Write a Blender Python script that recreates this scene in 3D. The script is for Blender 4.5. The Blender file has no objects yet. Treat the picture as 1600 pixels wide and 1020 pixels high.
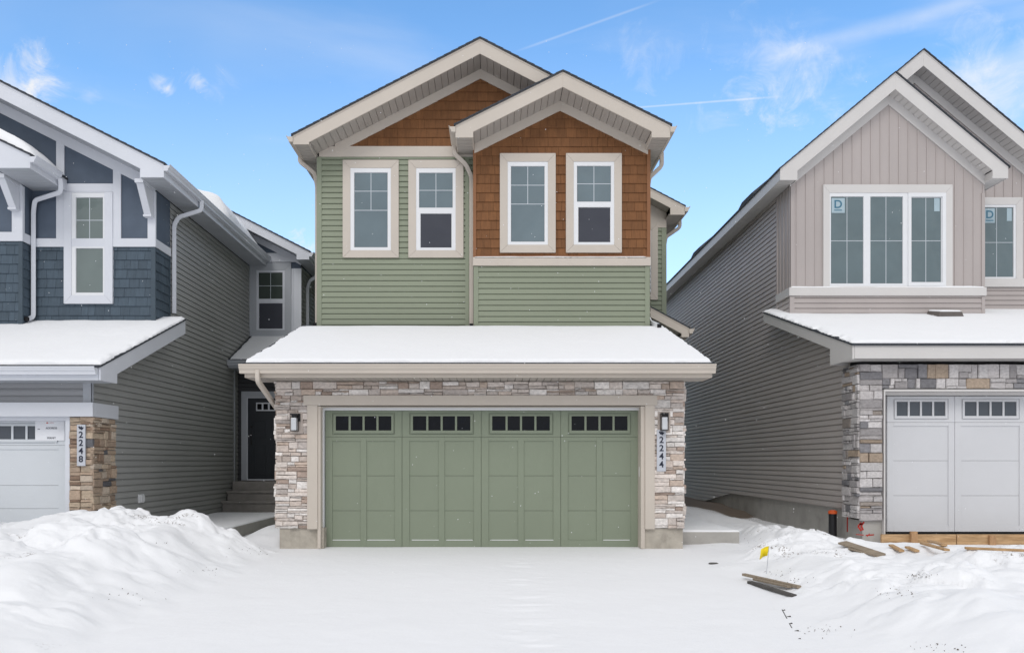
import bpy, bmesh, math, random
import numpy as np
from mathutils import Vector
S = bpy.context.scene
COL = S.collection
R = math.radians

# ---------------------------------------------------------------- camera, sky, sun, exposure
cam_d = bpy.data.cameras.new('camera'); cam = bpy.data.objects.new('camera', cam_d); COL.objects.link(cam)
CAMZ = 1.33
cam.location = (0, -12, CAMZ); cam.rotation_euler = (R(90), 0, 0)
cam_d.sensor_width = 36; cam_d.lens = 27
cam_d.shift_x = 30/1600; cam_d.shift_y = 211/1600
cam_d.clip_start = 0.05; cam_d.clip_end = 3000
S.camera = cam
S.render.resolution_x = 1024; S.render.resolution_y = 652
S.view_settings.view_transform = 'Standard'; S.view_settings.look = 'None'
S.view_settings.gamma = 1; S.view_settings.exposure = 0.14

SUN_EL, SUN_AZ = 42, 195           # sun high behind the camera, veiled by cloud
w = bpy.data.worlds.new('World'); S.world = w; w.use_nodes = True
def world_nodes():
    nt = w.node_tree; nt.nodes.clear(); N = nt.nodes.new; L = nt.links.new
    out = N('ShaderNodeOutputWorld'); bg = N('ShaderNodeBackground'); L(bg.outputs[0], out.inputs[0])
    bg.inputs[1].default_value = 0.12
    sky = N('ShaderNodeTexSky'); sky.sky_type = 'NISHITA'; sky.sun_disc = False
    sky.sun_elevation = R(SUN_EL); sky.sun_rotation = R(SUN_AZ); sky.altitude = 600
    sky.air_density = 1.0; sky.dust_density = 0.3; sky.ozone_density = 1.5
    tc = N('ShaderNodeTexCoord'); sep = N('ShaderNodeSeparateXYZ'); L(tc.outputs['Generated'], sep.inputs[0])
    def math_(op, a, b=None, clamp=False):
        m = N('ShaderNodeMath'); m.operation = op; m.use_clamp = clamp
        for i, v in enumerate((a, b)):
            if v is None: continue
            if isinstance(v, (int, float)): m.inputs[i].default_value = v
            else: L(v, m.inputs[i])
        return m.outputs[0]
    def ss(v, a, b, to0=0, to1=1):
        m = N('ShaderNodeMapRange'); m.interpolation_type = 'SMOOTHSTEP'
        L(v, m.inputs[0]); m.inputs[1].default_value = a; m.inputs[2].default_value = b
        m.inputs[3].default_value = to0; m.inputs[4].default_value = to1
        return m.outputs[0]
    def noise(vec, scale, detail, rough=.55, dist=0):
        n = N('ShaderNodeTexNoise'); L(vec, n.inputs['Vector']); n.inputs['Scale'].default_value = scale
        n.inputs['Detail'].default_value = detail; n.inputs['Roughness'].default_value = rough
        n.inputs['Distortion'].default_value = dist; return n.outputs[0]
    # plane-projected coordinates of the sky layer: a = x/y, b = z/y
    ymax = math_('MAXIMUM', sep.outputs[1], 0.05)
    a = math_('DIVIDE', sep.outputs[0], ymax); b = math_('DIVIDE', sep.outputs[2], ymax)
    # streaky cirrus, stretched along a rising direction
    mp = N('ShaderNodeMapping'); L(tc.outputs['Generated'], mp.inputs[0])
    mp.inputs['Rotation'].default_value = (0, R(20), 0); mp.inputs['Scale'].default_value = (1.3, 1.0, 5.5)
    n1 = noise(mp.outputs[0], 1.9, 7, .5, .4)
    n2 = noise(tc.outputs['Generated'], 1.7, 3)
    cir = math_('MULTIPLY', ss(n1, .36, .86), ss(n2, .38, .66))
    side = ss(a, -.15, .35, .30, 1.0)
    cir = math_('MULTIPLY', cir, side); cir = math_('MULTIPLY', cir, .95)
    # contrails as thin straight bands in the a,b plane
    def band(a0, b0, a1, b1, wd, amt, soft=.03):
        sl = (b1-b0)/(a1-a0)
        line = math_('ADD', math_('MULTIPLY', math_('SUBTRACT', a, a0), sl), b0)
        dist = math_('ABSOLUTE', math_('SUBTRACT', b, line))
        m = ss(dist, wd, 0.0)
        lo, hi = min(a0, a1), max(a0, a1)
        m = math_('MULTIPLY', m, ss(a, lo-soft, lo+soft)); m = math_('MULTIPLY', m, ss(a, hi+soft, hi-soft))
        return math_('MULTIPLY', m, amt)
    P = lambda x, y: ((x-770)/1200, (721-y)/1200)
    t1 = band(*P(960, 171), *P(1195, 153), .0024, .36)
    t2 = band(*P(1215, 88), *P(1520, 4), .020, .30)
    t3 = band(*P(820, 76), *P(1010, 8), .003, .18)
    nb = math_('MULTIPLY', noise(tc.outputs['Generated'], 14, 5), 1.5)
    t2 = math_('MULTIPLY', t2, nb)
    cl = math_('ADD', math_('ADD', cir, t1), math_('ADD', t2, t3))
    # small puffs on the left
    for (px, py, r, am) in ((250, 128, .020, .6), (262, 140, .012, .5), (310, 130, .026, .65), (332, 138, .03, .2), (10, 128, .07, .6), (70, 142, .04, .35), (140, 150, .02, .2), (480, 378, .035, .9), (1010, 92, .06, .2), (1230, 120, .10, .3), (1120, 190, .05, .15), (1560, 150, .12, .35), (1210, 150, .05, .2)):
        pa, pb = P(px, py)
        dx = math_('SUBTRACT', a, pa); dy = math_('MULTIPLY', math_('SUBTRACT', b, pb), 1.25)
        d = math_('SQRT', math_('ADD', math_('MULTIPLY', dx, dx), math_('MULTIPLY', dy, dy)))
        d = math_('ADD', d, math_('MULTIPLY', math_('SUBTRACT', noise(tc.outputs['Generated'], 26, 8, .68, .6), .5), r*4.2))
        cl = math_('ADD', cl, math_('MULTIPLY', ss(d, r*1.1, -r*.5), am))
    cl = math_('MINIMUM', cl, 1.0)
    hz = math_('MULTIPLY', ss(b, .60, .02), .52)
    cl = math_('MAXIMUM', cl, hz)
    front = ss(sep.outputs[1], .12, .3)
    cl = math_('MULTIPLY', cl, front)
    # unseen sky (overhead, behind the camera): bright cloud deck added to keep light neutral
    nz = math_('MULTIPLY', math_('SUBTRACT', n2, .5), .3)
    el = math_('ADD', math_('SUBTRACT', sep.outputs[1], math_('MULTIPLY', sep.outputs[2], .6)), nz)
    deck = ss(el, .42, .12)
    cl = math_('MAXIMUM', cl, deck)
    mix = N('ShaderNodeMix'); mix.data_type = 'RGBA'
    L(cl, mix.inputs[0]); 
    hs = N('ShaderNodeMix'); hs.data_type = 'RGBA'; hs.blend_type = 'MULTIPLY'; hs.inputs[0].default_value = 1
    L(sky.outputs[0], hs.inputs[6]); hs.inputs[7].default_value = SKYTINT
    L(hs.outputs[2], mix.inputs[6])
    # cloud deck colour with soft mottling
    cr = N('ShaderNodeMix'); cr.data_type = 'RGBA'; L(ss(n2, .3, .7), cr.inputs[0])
    cr.inputs[6].default_value = (5.7, 5.85, 6.2, 1); cr.inputs[7].default_value = (7.5, 7.55, 7.7, 1)
    L(cr.outputs[2], mix.inputs[7])
    L(mix.outputs[2], bg.inputs[0])
SKYTINT = (1.40, 1.90, 2.12, 1)
world_nodes()
sl = bpy.data.lights.new('sun', 'SUN'); sl.energy = 0.9; sl.angle = R(25); sl.color = (1, .965, .92)
so = bpy.data.objects.new('sun', sl); COL.objects.link(so)
_d = Vector((math.sin(R(SUN_AZ))*math.cos(R(SUN_EL)), math.cos(R(SUN_AZ))*math.cos(R(SUN_EL)), math.sin(R(SUN_EL))))
so.rotation_euler = _d.to_track_quat('Z', 'Y').to_euler()

# ---------------------------------------------------------------- helpers
def s_(Y): return 1200/(Y+12)
def X(px, Y): return (px-770)/s_(Y)
def Z(py, Y): return CAMZ+(721-py)/s_(Y)
def RC(x0, y0, x1, y1, Y): return (X(x0, Y), Z(y1, Y), X(x1, Y), Z(y0, Y))
rnd = random.Random(7)

def tag(o, label=None, cat=None, group=None, kind=None):
    if label: o['label'] = label
    if cat: o['category'] = cat
    if group: o['group'] = group
    if kind: o['kind'] = kind
    return o
def thing(name, loc, label, cat, group=None):
    o = bpy.data.objects.new(name, None); COL.objects.link(o); o.location = loc; o.empty_display_size = .2
    return tag(o, label, cat, group)
def wloc(o):
    v = Vector((0, 0, 0))
    while o is not None:
        v = v+Vector(o.location); o = o.parent
    return v

class MB:
    def __init__(s): s.v = []; s.f = []; s.c = []; s.col = True; s.marks = []; s.hold = False
    def mark(s):
        if not s.hold: s.marks.append((len(s.v), len(s.f)))
    def poly(s, pts, c=None):
        i = len(s.v); s.v += [tuple(p) for p in pts]; s.f.append(tuple(range(i, i+len(pts))))
        s.c.append(c)
        if c is not None: s.col = True
    def solid(s, pts, faces, c=None):
        s.mark()
        i = len(s.v); s.v += [tuple(p) for p in pts]
        for f in faces: s.f.append(tuple(i+k for k in f)); s.c.append(c)
        if c is not None: s.col = True
    def box(s, x0, y0, z0, x1, y1, z1, c=None):
        s.solid([(x0,y0,z0),(x1,y0,z0),(x1,y1,z0),(x0,y1,z0),(x0,y0,z1),(x1,y0,z1),(x1,y1,z1),(x0,y1,z1)],
                [(0,3,2,1),(4,5,6,7),(0,1,5,4),(1,2,6,5),(2,3,7,6),(3,0,4,7)], c)
    def prism(s, base, vec, c=None):       # base polygon extruded by vec
        n = len(base); vec = Vector(vec)
        pts = [Vector(p) for p in base]+[Vector(p)+vec for p in base]
        s.solid(pts, [tuple(range(n-1, -1, -1)), tuple(range(n, 2*n))]+[(i, (i+1) % n, n+(i+1) % n, n+i) for i in range(n)], c)
    def build(s, name, mat, parent=None, bevel=0, smooth=False, merge=False, label=None, keep=False, split=False):
        if split:
            mk = s.marks+[(len(s.v), len(s.f))]; out = None
            for (v0, f0), (v1, f1) in zip(mk[:-1], mk[1:]):
                if f1 <= f0: continue
                q = MB(); q.v = s.v[v0:v1]; q.f = [tuple(i-v0 for i in f) for f in s.f[f0:f1]]; q.c = s.c[f0:f1]
                out = q.build(name, mat, parent, bevel, smooth, merge, label)
            return out
        o0 = wloc(parent) if parent else Vector((0, 0, 0))
        me = bpy.data.meshes.new(name)
        me.from_pydata([(p[0]-o0.x, p[1]-o0.y, p[2]-o0.z) for p in s.v], [], s.f)
        me.validate(); 
        if s.col and len(me.polygons) == len(s.f):
            ca = me.color_attributes.new('tint', 'FLOAT_COLOR', 'CORNER')
            buf = []
            for f, c in zip(s.f, s.c):
                c = c or (1, 1, 1); buf += [c[0], c[1], c[2], 1]*len(f)
            ca.data.foreach_set('color', buf)
        bm = bmesh.new(); bm.from_mesh(me)
        if merge: bmesh.ops.remove_doubles(bm, verts=bm.verts, dist=1e-4)
        if not keep: bmesh.ops.recalc_face_normals(bm, faces=bm.faces)
        bm.to_mesh(me); bm.free()
        if smooth: me.polygons.foreach_set('use_smooth', [True]*len(me.polygons))
        me.materials.append(mat)
        o = bpy.data.objects.new(name, me); COL.objects.link(o)
        if parent: o.parent = parent
        if bevel:
            b = o.modifiers.new('bevel', 'BEVEL'); b.width = bevel; b.segments = 2; b.limit_method = 'ANGLE'
            b.harden_normals = False
        if label: o['label'] = label
        return o

class Plane:                                  # local (u, v, d) -> world
    def __init__(s, O, U, V, N): s.O, s.U, s.V, s.N = map(Vector, (O, U, V, N))
    def __call__(s, u, v, d=0): return s.O+s.U*u+s.V*v+s.N*d
def front(Y): return Plane((0, Y, 0), (1, 0, 0), (0, 0, 1), (0, -1, 0))
def sideR(Xc): return Plane((Xc, 0, 0), (0, 1, 0), (0, 0, 1), (1, 0, 0))      # faces +x
def sideL(Xc): return Plane((Xc, 0, 0), (0, 1, 0), (0, 0, 1), (-1, 0, 0))     # faces -x

def clip(poly, ax, val, keep_ge):
    out = []; n = len(poly)
    for i in range(n):
        p, q = poly[i], poly[(i+1) % n]
        ip = (p[ax] >= val-1e-9) if keep_ge else (p[ax] <= val+1e-9)
        iq = (q[ax] >= val-1e-9) if keep_ge else (q[ax] <= val+1e-9)
        if ip: out.append(p)
        if ip != iq and abs(q[ax]-p[ax]) > 1e-12:
            t = (val-p[ax])/(q[ax]-p[ax]); out.append((p[0]+t*(q[0]-p[0]), p[1]+t*(q[1]-p[1])))
    res = []
    for p in out:
        if not res or (abs(p[0]-res[-1][0])+abs(p[1]-res[-1][1])) > 1e-6: res.append(p)
    if len(res) > 1 and abs(res[0][0]-res[-1][0])+abs(res[0][1]-res[-1][1]) < 1e-6: res.pop()
    return res if len(res) >= 3 else []
def rect(u0, v0, u1, v1): return [(u0, v0), (u1, v0), (u1, v1), (u0, v1)]

_rr = random.Random(77)
def siding(mb, pl, poly, ex=.1045, t=.021, v0=None, cs=None):
    mb.mark(); mb.hold = True
    vmin = min(p[1] for p in poly); vmax = max(p[1] for p in poly)
    if v0 is None: v0 = vmin
    k = math.floor((vmin-v0)/ex)
    while v0+k*ex < vmax:
        a, b = v0+k*ex, v0+(k+1)*ex; k += 1
        row = clip(clip(poly, 1, a, True), 1, b-.006, False)
        if not row: continue
        m = a+ex*.62
        lo = clip(row, 1, m, False); hi = clip(row, 1, m, True)
        cc = 1+_rr.uniform(-.03, .03); cc = (cc, cc, cc)
        dd = lambda v: t*(1-.22*min(1, (v-a)/(m-a))) if v <= m+1e-9 else t*.78*(1-(v-m)/(b-m))+.0
        for part in (lo, hi):
            if part: mb.poly([pl(u, v, dd(v)) for u, v in part], cc)
        us = [u for u, v in row if v < a+1e-6]
        if len(us) >= 2:
            mb.poly([pl(min(us), a, t), pl(max(us), a, t), pl(max(us), a, -.01), pl(min(us), a, -.01)])
            mb.poly([pl(min(us), a, -.012), pl(max(us), a, -.012), pl(max(us), a-.02, -.012), pl(min(us), a-.02, -.012)])
    mb.hold = False

def shakes(mb, pl, poly, ex=.172, t=.02, wr=(.10, .22), seed=1, tint=.12):
    mb.mark(); mb.hold = True
    rg = random.Random(seed)
    vmin = min(p[1] for p in poly); vmax = max(p[1] for p in poly)
    umin = min(p[0] for p in poly); umax = max(p[0] for p in poly)
    a = vmin
    while a < vmax:
        b = a+ex; u = umin-rg.random()*.1
        while u < umax:
            wd = rg.uniform(*wr); j = rg.uniform(-.003, .003); g = 1+rg.uniform(-tint, tint)
            c = clip(clip(clip(clip(poly, 1, a, True), 1, b, False), 0, u+.002, True), 0, u+wd-.002, False)
            if c:
                f = lambda v: (t+j)*(1-(v-a)/ex*.85)
                mb.poly([pl(p, q, f(q)) for p, q in c], (g, g, g))
                us = [p for p, q in c if q < a+1e-6]
                if len(us) >= 2:
                    mb.poly([pl(min(us), a, t+j), pl(max(us), a, t+j), pl(max(us), a, 0), pl(min(us), a, 0)], (g, g, g))
                    for uu in (min(us), max(us)):
                        vt = b if b < vmax else vmax
                        vs = [q for p, q in c if abs(p-uu) < 1e-6]
                        if len(vs) >= 2: mb.poly([pl(uu, min(vs), t+j), pl(uu, max(vs), f(max(vs))), pl(uu, max(vs), 0), pl(uu, min(vs), 0)], (g, g, g))
            u += wd
        a = b
    mb.poly([pl(p, q, .001) for p, q in poly], (.5, .5, .5))
    mb.hold = False

def board(mb, pl, u0, v0, u1, v1, d0, d1, c=None):
    mb.prism([pl(u0, v0, d0), pl(u1, v0, d0), pl(u1, v1, d0), pl(u0, v1, d0)], pl.N*(d1-d0), c)
def polyboard(mb, pl, poly, d0, d1, c=None):
    mb.prism([pl(u, v, d0) for u, v in poly], pl.N*(d1-d0), c)
def vstrip(poly, u):                        # v-range of convex-ish poly at u
    vs = []
    n = len(poly)
    for i in range(n):
        p, q = poly[i], poly[(i+1) % n]
        if (p[0]-u)*(q[0]-u) <= 0 and abs(p[0]-q[0]) > 1e-9:
            t = (u-p[0])/(q[0]-p[0]); vs.append(p[1]+t*(q[1]-p[1]))
    return (min(vs), max(vs)) if len(vs) >= 2 else None
def battens(mb, pl, poly, sp=.2, wd=.028, t=.016, u0=None):
    mb.mark(); mb.hold = True
    mb.poly([pl(u, v, .004) for u, v in poly])
    umin = min(p[0] for p in poly); umax = max(p[0] for p in poly)
    u = (umin+.06) if u0 is None else u0
    while u < umax-.02:
        a = vstrip(poly, u-wd/2); b = vstrip(poly, u+wd/2)
        if a and b and u-wd/2 > umin:
            lo = max(a[0], b[0]); q = [(u-wd/2, lo), (u+wd/2, lo), (u+wd/2, b[1]), (u-wd/2, a[1])]
            polyboard(mb, pl, q, .004, t)
        u += sp
    mb.hold = False

def ring(mb, pl, o, i, d0, d1):             # mitred four-board ring
    g = .0012
    (a0, b0, a1, b1), (c0, e0, c1, e1) = o, i
    polyboard(mb, pl, [(a0+g, b0), (a1-g, b0), (c1-g, e0), (c0+g, e0)], d0, d1)
    polyboard(mb, pl, [(a0+g, b1), (a1-g, b1), (c1-g, e1), (c0+g, e1)], d0, d1)
    polyboard(mb, pl, [(a0, b0+g), (c0, e0+g), (c0, e1-g), (a0, b1-g)], d0, d1)
    polyboard(mb, pl, [(a1, b0+g), (c1, e0+g), (c1, e1-g), (a1, b1-g)], d0, d1)
def cells(mb, pl, outer, holes, d0, d1, extra=()):
    us = sorted({outer[0], outer[2], *[h[0] for h in holes], *[h[2] for h in holes]})
    vs = sorted({outer[1], outer[3], *[h[1] for h in holes], *[h[3] for h in holes]})
    us = [u for u in us if outer[0]-1e-9 <= u <= outer[2]+1e-9]; vs = [v for v in vs if outer[1]-1e-9 <= v <= outer[3]+1e-9]
    nu, nv = len(us)-1, len(vs)-1
    def ins(i, j):
        if not (0 <= i < nu and 0 <= j < nv): return False
        cu, cv = (us[i]+us[i+1])/2, (vs[j]+vs[j+1])/2
        return not any(h[0] < cu < h[2] and h[1] < cv < h[3] for h in holes)
    for i in range(nu):
        for j in range(nv):
            if not ins(i, j): continue
            a, b, c, e = us[i], us[i+1], vs[j], vs[j+1]
            mb.poly([pl(a, c, d1), pl(b, c, d1), pl(b, e, d1), pl(a, e, d1)])
            if not ins(i-1, j): mb.poly([pl(a, c, d0), pl(a, c, d1), pl(a, e, d1), pl(a, e, d0)])
            if not ins(i+1, j): mb.poly([pl(b, c, d0), pl(b, e, d0), pl(b, e, d1), pl(b, c, d1)])
            if not ins(i, j-1): mb.poly([pl(a, c, d0), pl(b, c, d0), pl(b, c, d1), pl(a, c, d1)])
            if not ins(i, j+1): mb.poly([pl(a, e, d0), pl(a, e, d1), pl(b, e, d1), pl(b, e, d0)])
def slats(mb, p0, pu, pv, n, gap=.010, depth=.018, nrm=None):
    mb.mark(); mb.hold = True
    # panel spanned by vectors pu (along which the grooves repeat) and pv, with narrow grooves
    p0, pu, pv = Vector(p0), Vector(pu), Vector(pv)
    nn = pu.cross(pv).normalized()
    if nn.z > 0: nn = -nn                   # grooves go up, away from the viewer below
    L = pu.length; g = gap/L
    for k in range(n):
        a, b = k/n+g/2, (k+1)/n-g/2
        q = [p0+pu*a, p0+pu*b, p0+pu*b+pv, p0+pu*a+pv]
        mb.poly(q)
        mb.poly([q[1], q[1]-nn*depth, q[2]-nn*depth, q[2]]); mb.poly([q[0], q[0]-nn*depth, q[3]-nn*depth, q[3]])
    mb.poly([p0-nn*depth, p0+pu-nn*depth, p0+pu+pv-nn*depth, p0+pv-nn*depth])
    mb.hold = False

def gutter(mb, p0, p1, out, h=.115, wd=.12):
    # K-style gutter: profile in (out, z) swept from p0 to p1 (p0 = top back edge)
    p0, p1, out = Vector(p0), Vector(p1), Vector(out)
    pr = [(0, 0), (0, -h), (wd*.62, -h), (wd*.66, -h*.72), (wd*.86, -h*.45), (wd*.92, -h*.2), (wd, -h*.16), (wd, 0), (wd-.012, 0), (wd-.012, -.02), (.006, -.02)]
    f = lambda p, q: p+out*q[0]+Vector((0, 0, q[1]))
    n = len(pr)
    a = [f(p0, q) for q in pr]; b = [f(p1, q) for q in pr]
    mb.solid(a+b, [tuple(range(n)), tuple(range(2*n-1, n-1, -1))]+[(i, (i+1) % n, n+(i+1) % n, n+i) for i in range(n)])
def spout(mb, pts, wx=.075, wy=.06, seg=4):
    # rectangular downspout along a path lying in one vertical plane, with softened bends
    P = [Vector(p) for p in pts]; path = [P[0]]
    for i in range(1, len(P)-1):
        a, b, c = P[i-1], P[i], P[i+1]; r = min(.06, (a-b).length*.45, (c-b).length*.45)
        q0 = b+(a-b).normalized()*r; q1 = b+(c-b).normalized()*r
        for k in range(seg+1):
            t = k/seg; path.append((1-t)**2*q0+2*t*(1-t)*b+t*t*q1)
    path.append(P[-1])
    nrm = None
    for i in range(1, len(P)-1):
        n = (P[i]-P[i-1]).cross(P[i+1]-P[i])
        if n.length > 1e-6: nrm = n.normalized(); break
    if nrm is None: nrm = Vector((0, 1, 0))
    rings = []
    for i, p in enumerate(path):
        t = (path[min(i+1, len(path)-1)]-path[max(i-1, 0)]).normalized(); b = t.cross(nrm).normalized()
        ch = .2
        pts8 = []
        for (sx, sy) in ((-1, -1+ch), (-1+ch, -1), (1-ch, -1), (1, -1+ch), (1, 1-ch), (1-ch, 1), (-1+ch, 1), (-1, 1-ch)):
            pts8.append(p+nrm*sx*wy/2+b*sy*wx/2)
        rings.append(pts8)
    allp = [q for r_ in rings for q in r_]; fs = [tuple(range(8)), tuple(range(len(allp)-1, len(allp)-9, -1))]
    for i in range(len(rings)-1):
        for k in range(8): fs.append((i*8+k, i*8+(k+1) % 8, (i+1)*8+(k+1) % 8, (i+1)*8+k))
    mb.solid(allp, fs)
def stones(mb, pl, rc, seed, pal, band=(.12, .2), segw=(.22, .5), d=(.03, .065), gap=.005, ragged=(0, 0), rows=(1, 3)):
    mb.mark(); mb.hold = True
    rg = random.Random(seed); u0, v0, u1, v1 = rc; v = v0
    def stone(a, b, c, e):
        if c-a < .02: return
        col = rg.choices([p[0] for p in pal], [p[1] for p in pal])[0]; g = rg.uniform(.82, 1.15); col = tuple(x*g for x in col)
        dd = rg.uniform(*d); j = lambda s=.004: rg.uniform(-s, s); g2 = gap/2; ch = min(.009, (e-b)*.22)
        A = [(a+g2, b+g2), (c-g2, b+g2), (c-g2, e-g2), (a+g2, e-g2)]
        A = [(x+j(.002), y+j(.003)) for x, y in A]
        # subdivided front: corners + midpoints for a chipped outline
        mid = lambda p, q, t: (p[0]+(q[0]-p[0])*t+j(.003), p[1]+(q[1]-p[1])*t+j(.004))
        O = []
        for i in range(4):
            p, q = A[i], A[(i+1) % 4]; O.append(p)
            if i % 2 == 0: O += [mid(p, q, .33), mid(p, q, .68)]
        cu, cv = (a+c)/2, (b+e)/2
        I = []
        for (x, y) in O:
            sx = 1 if x < cu else -1; sy = 1 if y < cv else -1
            I.append((x+sx*ch*(1 if abs(x-cu) > (c-a)*.35 else 0), y+sy*ch))
        n = len(O)
        back = [pl(x, y, 0) for x, y in O]; midr = [pl(x, y, dd-ch*.9) for x, y in O]
        tl, tu = rg.uniform(-.006, .006), rg.uniform(-.006, .006)
        fr = [pl(x, y, dd+tl*(x-cu)/(c-a)*2+tu*(y-cv)/(e-b)*2+j(.002)) for x, y in I]
        ctr = [pl(cu+(c-a)*rg.uniform(-.2, .2), cv, dd+rg.uniform(0, .006))]
        fs = [(i, (i+1) % n, n+(i+1) % n, n+i) for i in range(n)]+[(n+i, n+(i+1) % n, 2*n+(i+1) % n, 2*n+i) for i in range(n)]
        fs += [(2*n+i, 2*n+(i+1) % n, 3*n) for i in range(n)]
        mb.solid(back+midr+fr+ctr, fs, col)
    while v < v1-1e-6:
        h = rg.uniform(*band)
        if v1-(v+h) < band[0]*.6: h = v1-v
        u = u0
        while u < u1-1e-6:
            wd = rg.uniform(*segw)
            if u1-(u+wd) < segw[0]*.6: wd = u1-u
            n = rg.randint(*rows); cuts = sorted(rg.uniform(.2, .8) for _ in range(n-1)); 
            cs = [0]+cuts+[1]
            cs = [c for i, c in enumerate(cs) if i == 0 or i == len(cs)-1 or c-cs[i-1] > .18]
            for k in range(len(cs)-1):
                b, e = v+cs[k]*h, v+cs[k+1]*h
                x0 = u-(rg.uniform(0, ragged[0]) if u == u0 else 0); x1 = u+wd+(rg.uniform(0, ragged[1]) if abs(u+wd-u1) < 1e-6 else 0)
                if wd > .2 and rg.random() < .55:
                    m = x0+(x1-x0)*rg.uniform(.3, .7); stone(x0, b, m, e); stone(m, b, x1, e)
                else: stone(x0, b, x1, e)
            u += wd
        v += h
    a, b = pl(u0+.01, v0+.004, .008), pl(u1-.01, v1-.004, .008)
    mb.poly([pl(u0+.004, v0+.004, .012), pl(u1-.004, v0+.004, .012), pl(u1-.004, v1-.004, .012), pl(u0+.004, v1-.004, .012)], (.22, .2, .19))

# ---------------------------------------------------------------- materials
    mb.hold = False

def M(name, col, rough=.6, var=.06, scale=3, bump=0, bscale=60, stretch=(1, 1, 1), tint=False, metal=0, spec=.4, col2=None, cscale=None, crange=(.4, .65)):
    m = bpy.data.materials.new(name); m.use_nodes = True; nt = m.node_tree; nt.nodes.clear()
    N = nt.nodes.new; L = nt.links.new
    out = N('ShaderNodeOutputMaterial'); p = N('ShaderNodeBsdfPrincipled'); L(p.outputs[0], out.inputs[0])
    p.inputs['Roughness'].default_value = rough; p.inputs['Metallic'].default_value = metal
    p.inputs['Specular IOR Level'].default_value = spec
    tc = N('ShaderNodeTexCoord'); mp = N('ShaderNodeMapping'); L(tc.outputs['Object'], mp.inputs[0]); mp.inputs['Scale'].default_value = stretch
    n = N('ShaderNodeTexNoise'); L(mp.outputs[0], n.inputs['Vector']); n.inputs['Scale'].default_value = scale
    n.inputs['Detail'].default_value = 6; n.inputs['Roughness'].default_value = .6
    mr = N('ShaderNodeMapRange'); L(n.outputs[0], mr.inputs[0]); mr.inputs[1].default_value = .3; mr.inputs[2].default_value = .7
    mr.inputs[3].default_value = 1-var; mr.inputs[4].default_value = 1+var
    base = N('ShaderNodeRGB'); base.outputs[0].default_value = (*col, 1); src = base.outputs[0]
    def mul(a, b):
        x = N('ShaderNodeMix'); x.data_type = 'RGBA'; x.blend_type = 'MULTIPLY'; x.inputs[0].default_value = 1
        L(a, x.inputs[6]); L(b, x.inputs[7]); return x.outputs[2]
    if col2 is not None:
        n2 = N('ShaderNodeTexNoise'); L(mp.outputs[0], n2.inputs['Vector']); n2.inputs['Scale'].default_value = cscale or 4
        n2.inputs['Detail'].default_value = 8; n2.inputs['Roughness'].default_value = .65
        r2 = N('ShaderNodeMapRange'); L(n2.outputs[0], r2.inputs[0]); r2.inputs[1].default_value = crange[0]; r2.inputs[2].default_value = crange[1]
        x = N('ShaderNodeMix'); x.data_type = 'RGBA'; L(r2.outputs[0], x.inputs[0]); L(src, x.inputs[6]); x.inputs[7].default_value = (*col2, 1); src = x.outputs[2]
    if tint:
        at = N('ShaderNodeAttribute'); at.attribute_name = 'tint'; src = mul(src, at.outputs['Color'])
    cmb = N('ShaderNodeCombineColor')
    for i in range(3): L(mr.outputs[0], cmb.inputs[i])
    src = mul(src, cmb.outputs[0]); L(src, p.inputs['Base Color'])
    if bump:
        nb = N('ShaderNodeTexNoise'); L(mp.outputs[0], nb.inputs['Vector']); nb.inputs['Scale'].default_value = bscale; nb.inputs['Detail'].default_value = 5
        b = N('ShaderNodeBump'); b.inputs['Strength'].default_value = 1; b.inputs['Distance'].default_value = bump
        L(nb.outputs[0], b.inputs['Height']); L(b.outputs[0], p.inputs['Normal'])
    return m
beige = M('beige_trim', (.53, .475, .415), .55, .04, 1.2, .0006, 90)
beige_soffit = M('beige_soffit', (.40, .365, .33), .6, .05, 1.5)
green = M('green_siding', (.235, .262, .190), .55, .05, .9, .0008, 70, (.25, 1, 1), tint=True)
doorgreen = M('green_door', (.212, .245, .180), .5, .04, .8, .0006, 120)
brown = M('brown_shake', (.178, .076, .028), .8, .16, 9, .0022, 26, (3.5, 3.5, .35), tint=True)
browntrim = M('brown_trim', (.23, .10, .042), .6, .08, 4)
white = M('white_vinyl', (.72, .73, .75), .4, .02, 2)
grille_m = M('grille_white', (.52, .56, .60), .4, .02, 2)
black = M('black_metal', (.012, .012, .014), .4, .1, 4)
dark_hollow = M('dark_void', (.01, .01, .012), .9, 0)  # near-black stands in for the unlit inside of downspout mouths
shingle = M('asphalt_shingle', (.045, .05, .06), .9, .35, 30, .004, 150)
concrete = M('concrete', (.42, .385, .33), .85, .14, 5, .003, 40, col2=(.25, .225, .19), cscale=3.5, crange=(.5, .78))
concretegrey = M('grey_concrete', (.40, .385, .36), .85, .12, 5, .003, 40, col2=(.22, .21, .195), cscale=2.5, crange=(.48, .75))
stepconc = M('step_concrete', (.24, .225, .21), .85, .12, 6, .002, 50)
core = M('house_core', (.1, .1, .1), .9, 0)
stone_mat = M('ledge_stone', (1, 1, 1), .85, .22, 22, .005, 45, (1, 1, 1.6), tint=True)
greysid = M('grey_siding', (.345, .347, .34), .55, .05, .9, .0006, 60, tint=True)
greylight = M('light_grey_siding', (.33, .335, .35), .55, .05, .9, .0006, 60, tint=True)
bluetrim = M('pale_grey_trim', (.62, .64, .69), .5, .035, 1.4)
greytrim = M('grey_trim', (.40, .42, .455), .5, .035, 1.4)
bluepanel = M('blue_panel', (.083, .108, .148), .7, .10, 3, .0012, 60)
blueshake = M('blue_shake', (.062, .088, .115), .75, .14, 9, .0022, 26, (3.5, 3.5, .35), tint=True)
taupe = M('taupe_siding', (.43, .39, .368), .55, .05, .9, .0006, 60, tint=True)
mauve = M('mauve_panel', (.415, .372, .357), .6, .05, 1.1, .001, 70, (1, 1, .4))
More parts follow.
